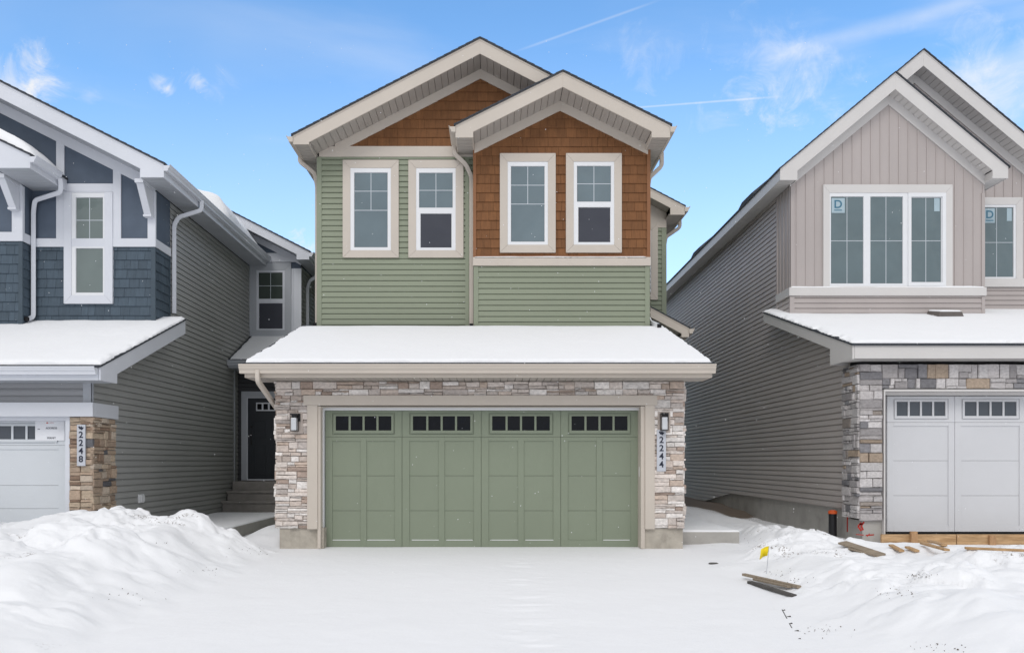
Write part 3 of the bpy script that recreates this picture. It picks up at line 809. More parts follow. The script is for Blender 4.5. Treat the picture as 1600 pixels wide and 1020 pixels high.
for (p0, p1, o_) in (((mxe, RY0-.02, mze-.005), (mxe, 20.2, mze-.005), (-1, 0, 0)), ((bxl, BY0-.02, bze-.005), (bxl, YM-.02, bze-.005), (-1, 0, 0)),
                     ((bxr, BY0-.02, bze-.005), (bxr, 20.2, bze-.005), (1, 0, 0)), ((wr_x, RW0-.02, wr_z), (wr_x, 20.2, wr_z), (1, 0, 0)),
                     ((lx, LR0-.02, lz), (lx, YW+3, lz), (1, 0, 0)), ((gl-.055, GE, gz0-.005), (gr+.03, GE, gz0-.005), (0, -1, 0))):
    gg = MB(); gutter(gg, p0, p1, o_, .13 if o_[1] else .115); gg.build('gutter', beige, H, bevel=.002)
def dsp(parent, pts, mat, **k):
    d_ = MB(); spout(d_, pts, **k); o = d_.build('downspout', mat, parent)
    return o
dx = X(736.5, YM-.06)
o = dsp(H, [(bxl-.06, 2.42, bze-.1), (bxl-.06, 2.44, 7.12), (dx-.10, 2.50, 6.93), (dx, 2.53, 6.72), (dx, 2.53, 3.83)], beige)
tip = MB(); tip.box(dx-.032, 2.47, 3.87, dx+.032, 2.495, 3.93); tip.build('opening', dark_hollow, o)
o = dsp(H, [(mxe-.06, 2.75, mze-.1), (mxe-.06, 2.75, 7.08), (XL_-.10, 2.75, 6.86), (XL_-.05, 2.75, 6.6), (XL_-.05, 2.75, 3.9)], beige)
tip = MB(); tip.box(XL_-.10, 2.60, 3.90, XL_-.03, 2.70, 3.97); tip.build('opening', dark_hollow, o)
dsp(H, [(bxr+.06, 2.75, bze-.1), (bxr+.06, 2.75, 7.0), (XR_+.08, 2.75, 6.78), (XR_+.05, 2.75, 6.6), (XR_+.05, 2.75, 4.0)], beige)
o = dsp(H, [(XR_+.05, 2.75, 4.1), (XR_+.06, 2.6, 3.98), (XR_+.12, 2.10, 3.82)], white)
tip = MB(); tip.box(XR_+.085, 2.05, 3.785, XR_+.155, 2.09, 3.85); tip.build('opening', dark_hollow, o)
dsp(H, [(wr_x+.06, 5.7, wr_z-.1), (wr_x+.06, 5.7, 6.72), (3.99, 5.7, 6.5), (3.955, 5.7, 6.3), (3.955, 5.7, .5)], beige)
Yd = -.62
dsp(H, [(-3.41, -.86, 2.66), (-3.41, -.86, 2.50), (-3.41, -.02, 2.22), (-3.39, .28, 2.10), (-3.385, .32, .3)], beige)
# windows
def PR(Y, *a): return RC(*a, Y)
def mkwin(Y, pl, par, cas, fr, panes, cm, **k):
    ps = []
    for (rc, kd, vl, hl) in panes:
        q = RC(*rc, Y)
        ps.append((q, kd, [(X(u, Y), Z(b_, Y), Z(a_, Y)) for (u, a_, b_) in vl], [(Z(v, Y), X(a_, Y), X(b_, Y)) for (v, a_, b_) in hl]))
    return window(par, pl, RC(*cas, Y) if cas else None, RC(*fr, Y), ps, cm, **k)
mkwin(YM, pm, H, (536.1, 251.3, 623.4, 403.5), (548, 264.1, 611.3, 392.1), [((553.7, 270.7, 606.3, 387.5), 'g', [(580, 270.7, 329.5)], [(299.7, 553.7, 606.3), (329.5, 553.7, 606.3)])], beige, label='fixed window left of the two on the green wall')
mkwin(YM, pm, H, (638.4, 251.3, 724.3, 403.5), (650.4, 264.1, 712.1, 392.1), [((654.8, 271, 707.8, 325.8), 'g', [(681.3, 271, 325.8)], [(298.4, 654.8, 707.8)]), ((657, 334.5, 706, 388), 's', [], [])], beige, label='sash window with dark screen on the green wall')
mkwin(YB, pb, H, (781, 241, 868, 395.7), (793.1, 254.2, 855.9, 383.6), [((798, 260.8, 851, 378.8), 'g', [(824.5, 260.8, 319.8)], [(290.4, 798, 851), (319.8, 798, 851)])], beige, label='fixed window left of the two on the brown shakes')
mkwin(YB, pb, H, (884, 241, 971, 395.7), (896, 254.2, 959.2, 383.6), [((901, 260.4, 954.5, 316.5), 'g', [(927.7, 260.4, 316.5)], [(288.3, 901, 954.5)]), ((903, 324.7, 953.5, 379.5), 's', [], [])], beige, label='sash window with dark screen on the brown shakes')
window(H, pw, (3.02, Z(469, YW), 3.73, Z(350.8, YW)), (3.14, Z(457, YW), 3.58, Z(360, YW)), [((3.2, Z(454, YW), 3.53, Z(363, YW)), 'g', [], [])], beige, label='narrow window on the recessed wing')

# ---- garage front
pg = front(YG)
PAL_M = [((.63, .565, .52), 5), ((.53, .455, .405), 3), ((.41, .32, .27), 1.6), ((.73, .69, .66), 5), ((.53, .43, .36), .9), ((.48, .43, .40), 1.2)]
st_ = MB(); zt = 2.556
xs0, xs1 = X(430, YG-.05), X(1069.5, YG-.05)
tx0, tx1 = X(480, -.26), X(1023, -.26); tzt = Z(617.5, -.26)
stones(st_, pg, (xs0+.02, .31, tx0+.01, tzt), 1, PAL_M, band=(.10, .16), segw=(.16, .36), ragged=(.03, 0), rows=(2, 3))
stones(st_, pg, (tx1-.01, .31, xs1-.02, tzt), 2, PAL_M, band=(.10, .16), segw=(.16, .36), ragged=(0, .03), rows=(2, 3))
stones(st_, pg, (xs0+.02, tzt, xs1-.02, zt), 4, PAL_M, band=(.09, .12), segw=(.22, .5), ragged=(.03, .03))
stones(st_, sideL(XL_+.02), (YG-.02, .31, .5, zt), 6, PAL_M, segw=(.18, .36)); stones(st_, sideR(XR_-.02), (YG-.02, .31, .5, zt), 7, PAL_M, segw=(.18, .36))
st_.build('stone_veneer', stone_mat, H, split=True)
fo = MB()
fo.box(X(437, YG), YG, -.4, X(508, YG)-.02, .12, .308); fo.box(X(1006, YG)+.0, YG, -.4, X(1067, YG), .12, .308)
for a, b_ in ((0, .02),):
    fo.box(X(437, YG), .12, -.4, X(437, YG)+.2, 20, .3); fo.box(X(1067, YG)-.2, .12, -.4, X(1067, YG), 20, .3)
    fo.box(X(468, YG)-.006, YG-.003, -.3, X(468, YG)+.004, YG, .306, )
fo.build('foundation', concrete, H, split=True)
tr = MB(); pt = front(YG)
zin = Z(634, -.27)
board(tr, pt, X(474, -.27), Z(633, -.27), X(1027, -.27), tzt, 0, .075)
board(tr, pt, tx0, .30, X(496, -.26), Z(633, -.27)-.002, 0, .07); board(tr, pt, X(1008, -.26), .30, tx1, Z(633, -.27)-.002, 0, .07)
# jamb returns down to the slab
tr.box(X(496, -.24)+.002, YG-.045, .0, X(500, -.24)+.01, .09, Z(634, -.27)); tr.box(X(1001, -.22), YG-.045, .0, X(1007.5, -.24), .09, Z(634, -.27))
tr.box(X(500, -.2), YG+.02, .0, X(503.5, -.1), .09, 2.175); tr.box(X(998.5, -.1), YG+.02, .0, X(1001, -.2), .09, 2.175)
tr.box(X(500, -.24)+.01, YG-.04, 2.17, X(1001, -.22), .09, Z(634, -.27)-.003)
tr.build('garage_trim', beige, H, bevel=.003, split=True)
ws = MB(); ws.box(-2.665, -.10, .0, -2.62, .02, 2.168); ws.box(2.27, -.10, .0, 2.30, .02, 2.168); ws.box(-2.62, -.10, 2.128, 2.27, .02, 2.166)
ws.box(2.262, -.13, 1.1, 2.282, -.101, 1.25)
ws.build('weatherstrip', white, H, bevel=.002, split=True)
def garage_door(parent, Y, x0, x1, z0, z1, nmod, mat, glm, two=True, name='garage_door', edges=None, seams=None, label=None, topfrac=None, panes_n=4):
    pl = front(Y); d = MB(); H_ = z1-z0; ms = edges; wn = MB(); pf = MB()
    k = H_/2.13
    ztop = z1-.41*k
    secs = seams
    zz = [z0]+secs+[ztop, z1]
    for i in range(len(zz)-1): board(d, pl, x0, zz[i]+(.002 if i else 0), x1, zz[i+1]-.002, -.04, 0)
    for i in range(len(ms)-1):
        a, b_ = ms[i]+.004, ms[i+1]-.004; w_ = b_-a
        e = .11*w_/1.22*1.0
        # overlay boards, one set per section
        cols = [(a, a+e), (b_-e, b_)]
        if two: m = (a+b_)/2; cols.append((m-.045, m+.045))
        for (c0, c1) in cols:
            board(d, pl, c0, z0+.001, c1, ztop-.002, .0005, .014)
        board(d, pl, a+e, ztop-.065, m-.045 if two else b_-e, ztop-.002, .0005, .0135)
        if two: board(d, pl, m+.045, ztop-.065, b_-e, ztop-.002, .0005, .0135)
        board(d, pl, a+e, z0, m-.045 if two else b_-e, z0+.105, .0005, .0135)
        if two: board(d, pl, m+.045, z0, b_-e, z0+.105, .0005, .0135)
        # top section with window
        wz0, wz1 = z1-.31*k, z1-.085*k
        wo = (a+e, wz0-.065, b_-e, wz1+.05)
        cells(d, pl, (a, ztop+.002, b_, z1), [wo], .0005, .014)
        wi = (wo[0]+.055, wz0, wo[2]-.055, wz1)
        cells(pf, pl, (wo[0]+.02, wo[1]+.02, wo[2]-.02, wo[3]-.02), [wi], .0005, .022)
        n_ = panes_n; ww = (wi[2]-wi[0]); bar = .032
        for q in range(1, n_):
            u = wi[0]+ww*q/n_; board(pf, pl, u-bar/2, wi[1], u+bar/2, wi[3], .004, .02)
        wn.poly([pl(wi[0], wi[1], .003), pl(wi[2], wi[1], .003), pl(wi[2], wi[3], .003), pl(wi[0], wi[3], .003)])
    o = d.build(name, mat, parent, bevel=.002, label=label)
    pf.build('window_frame', mat, o, bevel=.002); wn.build('window_pane', glm, o, keep=True)
    return o
gx0_, gx1_ = -2.617, 2.27
garage_door(H, 0, gx0_, gx1_, .0, 2.13-.005, 4, doorgreen, glass_dark, edges=[gx0_, X(628.4, 0), X(752, 0), X(876, 0), gx1_], seams=[.565, 1.11])
sn = MB()
for i, (a, b_) in enumerate(((519.5, 563.4), (573.5, 617.5), (643, 687), (697, 739), (767.5, 811), (820.5, 866), (890, 927), (942, 984))):
    if i == 6: continue
    sn.box(X(a, 0)+.004, -.0125, .1055, X(b_, 0)-.004, -.001, .113)
tag(sn.build('snow_on_door_ledge', snow_roof_m), 'thin snow caught on the bottom ledges of the green garage door', 'snow', kind='stuff')

def lantern(parent, u, v):
    pl = front(YG); b = MB()
    board(b, pl, u-.085, v-.20, u+.11, v+.12, .02, .068); base = b.build('mounting_block', stone_block, parent, bevel=.004)
    m = MB(); cx = u+.0
    board(m, pl, cx-.02, v-.02, cx+.075, v+.10, .069, .085)          # back plate
    # arm and cage
    board(m, pl, cx-.055, v+.075, cx+.055, v+.095, .085, .20)
    a, b_, y0, y1 = cx-.055, cx+.055, .095, .195
    for (uu, dd) in ((a, y0), (b_-.008, y0), (a, y1-.008), (b_-.008, y1-.008)): board(m, pl, uu, v-.165, uu+.008, v+.075, dd, dd+.008)
    board(m, pl, a, v-.173, b_, v-.165, y0, y1); board(m, pl, cx-.03, v-.02, cx+.03, v+.075, .12, .17)
    L_ = m.build('wall_lantern', black, parent, bevel=.0015)
    g_ = MB(); board(g_, pl, cx-.042, v-.16, cx+.042, v+.03, .105, .185); g_.build('lamp_glass', clearg, L_, bevel=.006)
stone_block = M('stone_block', (.44, .38, .34), .8, .12, 12, .002, 60)
lantern(H, X(461, -.3), Z(656, -.3)); lantern(H, X(1037, -.3), Z(655, -.3))
plaque(H, pg, X(1026.5, -.28), Z(736, -.28), X(1040.5, -.28), Z(671, -.28), '2244', True)

snow_sheet('roof_snow', (gl+.015, GE-.02, gz0+.028), (gr-gl-.03, 0, 0), (0, 3.12, 1.04), 240, 110, .045, (.10, .03, .026, 0), 4, 'smooth snow covering the garage roof of the green house')
b_ = snow_sheet('trim_snow', (X(742, YB), YB-.055, Z(402.8, YB)+.001), (3.2, 0, 0), (0, .03, 0), 160, 5, .012, (.05, .05, .004, .004), 9, 'thin snow line on the beige belt board under the brown shakes', amp=.01)

# ================================================================ LEFT HOUSE (blue and grey)
A = thing('house', (-8, 6, 0), 'house with blue shakes, grey siding and pale garage door, left of the green house', 'house')
XS = -6.15; YBL = 1.97; YGL = -.22; YB2 = 1.67; YE = 7.4; YDR = 6.5
lsl = .503; lex, lez, LY0 = -5.71, 6.486, 1.33; lax = -9.3; laz = lez+lsl*(lex-lax)
ll = lambda x: lez+lsl*(lex-x)
c = MB()
c.box(-12.5, .1, -.3, XS-.03, 15, 2.5); c.box(-12.5, YBL+.03, 2.4, XS-.03, 15, 6.1)
c.prism([(-12.5, YBL+.03, 6.0), (XS-.03, YBL+.03, 6.0), (XS-.03, YBL+.03, ll(XS)-.3), (lax, YBL+.03, laz-.3), (-12.5, YBL+.03, laz-.3-lsl*3.2)], (0, 12, 0))
c.box(XS-.5, YE+.03, 3.0, -4.88, 15, 6.25); c.box(XS-.5, YDR+.05, -.3, -4.55, 15, 3.9)
c.box(-11.2, YB2+.03, 3.0, -8.41, YBL+.5, 6.3)
c.build('core', core, A)
g = MB(); psd = sideR(XS)
siding(g, psd, [(-.25, -.1), (YDR, -.1), (YDR, 3.75), (1.97, 3.75), (-.25, 2.86)], v0=0)
siding(g, psd, [(2.6, 3.75), (YE, 3.75), (YE, 6.26), (2.6, 6.26)], v0=0)
siding(g, sideR(-4.85), rect(YE, 3.6, 15, 6.26), v0=0)
siding(g, sideR(-4.5), rect(YDR, -.1, 15, 3.75), v0=0)
g.build('wall', greysid, A, split=True)
g = MB(); siding(g, front(YDR), rect(XS, .8, -4.5, 3.75), v0=0); g.build('entry_wall', M('entry_siding', (.045, .046, .05), .6), A)  # dark siding; the near-black tone also carries the recess's shade
gf = MB(); pf_ = front(YGL)
siding(gf, pf_, rect(-12.4, Z(629, YGL), XS, 2.62), ex=.11); gf.build('front_wall', greylight, A)
# panels and shakes
bp = MB(); pl1 = front(YBL); pl2 = front(YB2)
zb1, zb1t = Z(386.5, YBL), Z(373.5, YBL)
bp.mark(); bp.poly([pl1(x, z, .012) for x, z in ((-12.4, zb1), (XS, zb1), (XS, ll(XS)-.3), (lax, laz-.3), (-12.4, laz-.3-lsl*3.1))])
bp.mark(); bp.poly([sideR(XS)(y, z, .012) for y, z in ((YBL-.012, zb1), (2.6, zb1), (2.6, 6.26), (YBL-.012, 6.26))])
zb2, zb2t = Z(377.6, YB2), Z(363.5, YB2); X2 = -8.38
bp.mark(); bp.poly([pl2(x, z, .012) for x, z in ((-11.2, zb2), (X2, zb2), (X2, 6.45), (-9.6, 7.1), (-11.2, 6.35))])
bp.mark(); bp.poly([sideR(X2)(y, z, .012) for y, z in ((YB2-.012, zb2), (YBL, zb2), (YBL, 6.26), (YB2-.012, 6.26))])
# rear gable triangle panel
bp.mark(); bp.poly([front(YE)(x, z, .012) for x, z in ((-7.2, 6.2), (-4.85, 6.2), (-4.85, 6.44), (-7.2, 7.62))])
bp.build('blue_panel', bluepanel, A, split=True)
bs = MB()
shakes(bs, pl1, rect(-8.45, 3.65, XS, zb1), seed=11, ex=.168); shakes(bs, sideR(XS), [(YBL, 3.80), (2.6, 4.08), (2.6, zb1), (YBL, zb1)], seed=12, ex=.168)
shakes(bs, pl2, rect(-11.2, 3.5, X2, zb2), seed=13, ex=.168); shakes(bs, sideR(X2), rect(YB2, 3.6, YBL, zb2), seed=14, ex=.168)
bs.build('shake_cladding', blueshake, A, split=True)
bc = MB()
board(bc, pl1, XS-.06, 3.8, XS+.024, zb1, .001, .026); board(bc, pl2, X2-.05, 3.5, X2+.024, zb2, .001, .026); board(bc, pl1, -8.3, Z(511, YBL), XS-.06, Z(506.5, YBL), .001, .03); board(bc, pl2, -11, Z(517.5, YB2)+.02, X2-.05, Z(513, YB2)+.02, .001, .03)
board(bc, sideR(XS), 2.57, 4.0, 2.6, zb1, .002, .03)
bc.build('shake_trim', M('blue_trim', (.055, .078, .10), .7, .08, 4), A, bevel=.002, split=True)
t = MB()
board(t, pl1, -8.4, zb1, XS+.02, zb1t, .012, .042); board(t, sideR(XS), YBL-.04, zb1, 2.6, zb1t, .012, .034)
board(t, pl2, -11.2, zb2, X2+.02, zb2t, .012, .042); board(t, sideR(X2), YB2-.04, zb2, YBL-.0, zb2t, .012, .034)
zt_ = lambda x: ll(x)-.30
for (a, b_) in ((89.4, 102), (178, 190.4)):
    x0, x1 = X(a, YBL), X(b_, YBL); polyboard(t, pl1, [(x0, zb1t), (x1, zb1t), (x1, zt_(x1)), (x0, zt_(x0))], .012, .038)
x0 = X(232, YBL); polyboard(t, pl1, [(x0, zb1t), (XS+.02, zb1t), (XS+.02, 6.25), (x0, zt_(x0))], .012, .040)
board(t, sideR(XS), YBL-.038, zb1t, YBL+.0, 6.22, .012, .032)
x0 = X(20.5, YB2); board(t, pl2, x0, zb2t, X2+.02, 6.24, .012, .040); board(t, sideR(X2), YB2-.038, zb2t, YB2+.03, 6.22, .012, .032)
board(t, pl1, X(102, YBL), Z(301, YBL), X(178, YBL), Z(288, YBL), .012, .036)
polyboard(t, pl1, [(XS, zt_(XS)+.05), (lax, zt_(lax)+.05), (lax, zt_(lax)-.16), (XS, zt_(XS)-.16)], .012, .046)
x0 = -9.2; polyboard(t, pl2, [(X2, 6.26), (x0, 6.26+.48*.95), (x0, 6.08+.48*.95), (X2, 6.08)], .012, .046)
# rear section trims
pe = front(YE)
board(t, pe, X(458.6, YE), 4.2, -4.83, 6.2, .0, .03); board(t, pe, -6.14, Z(410, YE), -4.83, Z(396, YE), .012, .04); board(t, pe, X(452, YE), 4.3, X(458.2, YE), 6.2, 0, .02)
polyboard(t, pe, [(-7.2, 6.49+.51*2.68-.2), (-4.83, 6.49+.51*.31-.2), (-4.83, 6.49+.51*.31-.37), (-7.2, 6.49+.51*2.68-.37)], .012, .045)
t.build('trim_board', bluetrim, A, bevel=.003, split=True)
t2 = MB()
board(t2, pf_, X(131, YGL), Z(629, YGL), XS+.02, 2.62, .002, .03); board(t2, sideR(XS), YGL-.03, Z(629, YGL), YGL+.02, 2.62, .002, .024)
board(t2, sideR(XS), YDR-.30, .2, YDR-.24, 3.5, .002, .03)
t2.build('corner_board', greytrim, A, bevel=.003, split=True)
hb = MB(); hb.box(-12.4, YGL-.11, Z(650.5, YGL-.1), XS+.07, YGL-.0, Z(628.5, YGL-.1)); hb.box(XS+.0, YGL, Z(650.5, YGL-.1), XS+.07, .48, Z(628.5, YGL-.1))
hb.build('header_beam', bluetrim, A, bevel=.003, split=True)
# roofs
r = MB()
slope(r, lex+.03, lez-.015, lax, laz, LY0-.03, 7.42); slope(r, -12.9, laz-lsl*3.6, lax, laz, LY0-.03, 15)
r2x, r2z, RY2 = -7.74, 6.45, .85; r2 = lambda x: r2z+.48*(r2x-x)
slope(r, r2x+.02, r2z-.01, -9.6, r2(-9.6), RY2-.03, 2.6); slope(r, -11.5, r2(-9.6)-.48*1.9, -9.6, r2(-9.6), RY2-.03, 2.6)
rx, rz, RR = -4.52, 6.49, 6.9; rr = lambda x: rz+.51*(rx-x)
slope(r, rx+.03, rz-.015, -8.6, rr(-8.6), RR-.03, 15.4); slope(r, -12.4, rr(-8.6)-.51*3.8, -8.6, rr(-8.6), 7.5, 15.4)
LG0, lgz, lgs = -.78, 2.715, .403; lgx = -5.73; LGT = 2.32
n = 20; prof = []
for k in range(n):
    a0, a1 = LG0-.03+(LGT+.03-LG0)*k/n, LG0-.03+(LGT+.03-LG0)*(k+1)/n
    prof += [(a0, lgz+(a0-LG0)*lgs+.034), (a1, lgz+(a1-LG0)*lgs+.026)]
prof += [(LGT, lgz+(LGT-LG0)*lgs), (LG0-.03, lgz-.012)]
r.prism([(-12.9, y, z) for y, z in prof], (12.9+lgx+.015, 0, 0))
# entry roof
EE, ez, es = 5.78, 3.67, .49
r.prism([(XS+.02, EE, ez), (XS+.02, EE, ez+.03), (XS+.02, YE, ez+es*(YE-EE)+.03), (XS+.02, YE, ez+es*(YE-EE))], (1.95, 0, 0))
r.build('roof', shingle, A, split=True)
f = MB(); LF = .28
rake(f, lex, lez, lax, laz, LF, LY0, XS+.03, 6.26); rake(f, -12.9, laz-lsl*3.6, lax, laz, LF, LY0)
f.box(lex-.02, LY0+.03, 6.26, lex, 7.38, lez-.005); f.box(XS+.01, LY0+.03, 6.26, XS+.03, YBL, ll(XS)-LF+.01)
rake(f, r2x, r2z, -9.6, r2(-9.6), .25, RY2, X2+.1, 6.24); rake(f, -11.5, r2(-9.6)-.48*1.9, -9.6, r2(-9.6), .25, RY2); f.box(r2x-.02, RY2+.03, 6.24, r2x, YBL, r2z-.005)
rake(f, rx, rz, -8.6, rr(-8.6), .22, RR, -4.83, 6.30); f.box(rx-.02, RR+.03, 6.30, rx, 15, rz-.005)
f.prism([(lgx-.03, LG0, 2.52), (lgx-.03, LG0, lgz), (lgx-.03, LGT, lgz+(LGT-LG0)*lgs), (lgx-.03, LGT, lgz+(LGT-LG0)*lgs-.25), (lgx-.03, LG0+.5, 2.665), (lgx-.03, LG0+.5, 2.52)], (.03, 0, 0))
f.box(-12.9, LG0, 2.52, lgx-.035, LG0+.03, 2.70)
f.build('fascia', bluetrim, A, bevel=.003, split=True)
sf = MB()
rake_soffit(sf, XS+.03, lax, lex, lez, laz, LF, LY0+.03, YBL); flat_soffit(sf, XS+.02, lex-.02, LY0+.03, 7.38, 6.268)
rake_soffit(sf, X2+.1, -9.6, r2x, r2z, r2(-9.6), .25, RY2+.03, YB2); flat_soffit(sf, X2+.02, r2x-.02, RY2+.03, YBL, 6.248)
rake_soffit(sf, -4.83, -8.6, rx, rz, rr(-8.6), .22, RR+.03, YE); flat_soffit(sf, -4.85, rx-.02, RR+.03, 15, 6.308)
flat_soffit(sf, -12.4, lgx-.03, LG0+.03, YGL+.02, 2.53)
slats(sf, (XS, EE+.02, 3.5), (1.95, 0, 0), (0, .72, 0), 18)
sf.build('soffit', greytrim, A, split=True)
for (p0, p1, o_, mt) in (((lex, LY0-.02, lez-.005), (lex, 7.38, lez-.005), (1, 0, 0), bluetrim), ((r2x, RY2-.02, r2z-.005), (r2x, YBL-.35, r2z-.005), (1, 0, 0), bluetrim),
                     ((rx, RR-.02, rz-.005), (rx, 15, rz-.005), (1, 0, 0), bluetrim), ((-12.9, LG0, lgz-.005), (lgx-.035, LG0, lgz-.005), (0, -1, 0), bluetrim),
                     ((XS+.03, EE, ez-.005), (XS+1.95, EE, ez-.005), (0, -1, 0), greytrim)):
    gg = MB(); gutter(gg, p0, p1, o_); gg.build('gutter', mt, A, bevel=.002)
ef = MB(); ef.box(XS+.03, EE, 3.5, XS+1.95, EE+.03, ez-.01); ef.build('entry_fascia', greytrim, A)
dxl = XS+.06
dsp(A, [(lex+.06, 2.9, lez-.1), (lex+.06, 2.9, 6.2), (XS+.12, 2.75, 6.02), (dxl, 2.68, 5.85), (dxl, 2.68, 4.16)], bluetrim)
dx2 = X(53.8, YBL-.05)
o = dsp(A, [(r2x+.06, 1.62, r2z-.1), (r2x+.06, 1.66, 6.28), (r2x+.02, 1.72, 6.14), (dx2+.05, 1.85, 6.04), (dx2, 1.89, 5.85), (dx2, 1.89, 3.95), (dx2-.02, 1.75, 3.87)], bluetrim)
tip = MB(); tip.box(dx2-.055, 1.70, 3.84, dx2+.015, 1.745, 3.91); tip.build('opening', dark_hollow, o)
dsp(A, [(rx+.06, 7.9, rz-.1), (rx+.06, 7.9, 6.2), (-4.75, 7.9, 6.0), (-4.80, 7.9, 5.8), (-4.80, 7.9, 3.5)], bluetrim)
def bracket(x, Y, z0, z1):
    b = MB(); w_ = .15
    b.prism([(x-w_/2, Y, z1-.07), (x-w_/2, Y-.44, z1-.07), (x-w_/2, Y-.44, z1), (x-w_/2, Y, z1)], (w_, 0, 0))
    b.prism([(x-w_/2+.012, Y, z0), (x-w_/2+.012, Y-.10, z0), (x-w_/2+.012, Y-.40, z1-.071), (x-w_/2+.012, Y, z1-.071)], (w_-.024, 0, 0))
    b.prism([(x-w_/2, Y, z0-.04), (x-w_/2, Y-.115, z0-.04), (x-w_/2, Y-.115, z0-.001), (x-w_/2, Y, z0-.001)], (w_, 0, 0))
    b.build('bracket', bluetrim, A, bevel=.003)
bracket(X(236, YBL)+.0, YBL-.046, Z(339, YBL), 6.30); bracket(X(27, YB2), YB2-.046, Z(328, YB2), 6.27)
mkwin(YBL, pl1, A, (102, 301, 178, 475.3), (113.6, 301.9, 165.3, 462.5), [((120, 309.5, 162.5, 380), 'g', [(141.2, 309.5, 380)], [(345, 120, 162.5)]), ((120, 388.6, 162.5, 458), 'g', [], [])], bluetrim, gm=glass_blind, cd=.055)
mkwin(YE, pe, A, (390.5, 411, 455.5, 526), (401.5, 423, 445.5, 516), [((404.5, 426, 442.3, 467.5), 'g', [(423.3, 426, 467.5)], [(447, 404.5, 442.3)]), ((405, 474, 442.3, 514), 's', [], [])], greytrim, gm=glassmat('deep_glass', (.055, .068, .06), 1.4), fr_mat=bluetrim)
# stone pillar
PAL_L = [((.42, .32, .24), 5), ((.33, .25, .19), 3), ((.50, .42, .34), 2.5), ((.12, .12, .13), .7), ((.26, .18, .13), 2), ((.45, .36, .27), 2)]
st_ = MB(); zs1 = Z(651, YGL-.08)
stones(st_, front(YGL), (X(108, YGL-.05), .02, XS+.04, zs1), 21, PAL_L, band=(.10, .16), segw=(.16, .18), rows=(1, 3))
stones(st_, sideR(XS), (YGL-.045, .02, .45, zs1), 22, PAL_L, band=(.10, .16), segw=(.2, .34), rows=(1, 3))
st_.build('stone_veneer', stone_mat, A, split=True)
mo = MB(); mo.box(X(103.5, YGL), YGL-.03, 0, X(107.7, YGL-.05), YGL+.25, Z(651, YGL)); mo.box(-12, YGL-.03, Z(657, YGL), X(103.5, YGL), YGL+.2, Z(651, YGL))
mo.build('garage_trim', bluetrim, A, bevel=.002, split=True)
YD1 = -.02; lx1 = X(103.5, YD1); lx0 = lx1-4.88
garage_door(A, YD1, lx0, lx1, 0, Z(657.5, YD1), 4, leftdoor, glass_side, two=False, edges=[lx0, lx0+1.22, lx0+2.44, lx0+3.66, lx1], seams=[.6, Z(758, YD1)], label='pale blue white garage door with square lites')
# permit sheet on the door
pd = front(YD1); sh = MB(); board(sh, pd, X(56.5, YD1), Z(688, YD1), X(103, YD1)-.005, Z(654+3.2, YD1), .024, .027); sh = sh.build('permit_sheet', paper, A)
tx = MB(); uc = X(82, YD1)
merge_mb(tx, text(sh, 'ADDRESS', pd, uc, Z(668.8, YD1), .042, ink, d=.0285)); merge_mb(tx, text(sh, 'PERMIT', pd, uc, Z(684.2, YD1), .042, ink, d=.0285))
board(tx, pd, X(60.5, YD1), Z(670.8, YD1), X(64, YD1), Z(669.8, YD1), .027, .0285); tx.build('lettering', ink, sh)
lg = MB(); board(lg, pd, X(74, YD1), Z(660.2, YD1)-.012, X(77, YD1), Z(660.2, YD1)+.005, .027, .0285); board(lg, pd, X(79, YD1), Z(660.2, YD1)-.004, X(86, YD1), Z(660.2, YD1)+.001, .027, .0285); lg.build('emblem', redpaint, sh)
plaque(A, front(YGL), X(120.3, YGL-.08), Z(727.6, YGL-.08), X(133.2, YGL-.08), Z(663, YGL-.08), '2248')
# outlet box
ob = MB(); yo = 1200*6.15/(770-218)-12
board(ob, sideR(XS), yo-.10, Z(785, yo), yo+.07, Z(771.5, yo), .01, .055); board(ob, sideR(XS), yo-.08, Z(783, yo), yo+.05, Z(773.5, yo), .055, .075)
ob.build('outlet_cover', white, A, bevel=.006)
# front door
pdv = front(YDR); d0 = RC(388, 622, 452, 750, YDR)
d = MB(); board(d, pdv, d0[0], d0[1], d0[2], d0[3], .01, .03)
for (a, b_, c_, e) in ((.12, .12, .42, .85), (.55, .12, .86, .85), (.12, 1.0, .42, 1.45), (.55, 1.0, .86, 1.45)):
    ring(d, pdv, (d0[0]+a, d0[1]+b_, d0[0]+c_, d0[1]+e), (d0[0]+a+.03, d0[1]+b_+.03, d0[0]+c_-.03, d0[1]+e-.03), .03, .038)
dr = d.build('front_door', darkdoor, A, bevel=.002)
lt = RC(401, 629, 440, 642, YDR); q = MB(); w4 = (lt[2]-lt[0])/4
cells(q, pdv, lt, [(lt[0]+.025+i*w4, lt[1]+.03, lt[0]+(i+1)*w4-.015, lt[3]-.03) for i in range(4)], .03, .045); q.build('lite_frame', bluetrim, dr)
q = MB(); board(q, pdv, lt[0]+.01, lt[1]+.01, lt[2]-.01, lt[3]-.01, .03, .035); q.build('lite_glass', glass_dark, dr)
q = MB(); board(q, pdv, d0[0]+.07, d0[1]+.85, d0[0]+.10, d0[1]+1.15, .03, .06); board(q, pdv, d0[0]+.06, d0[1]+1.25, d0[0]+.11, d0[1]+1.31, .03, .05); q.build('handle', black, dr, bevel=.004)
q = MB(); cells(q, pdv, (d0[0]-.15, d0[1]-.0, d0[2]+.12, d0[3]+.16), [(d0[0]-.02, d0[1]-.1, d0[2]+.02, d0[3]+.02)], .018, .06); q.build('door_casing', greytrim, dr, bevel=.003)
q = MB(); cells(q, pdv, (d0[0]-.02, d0[1], d0[2]+.02, d0[3]+.02), [(d0[0], d0[1]+.03, d0[2], d0[3])], .018, .05); q.build('door_frame', bluetrim, dr, bevel=.003)
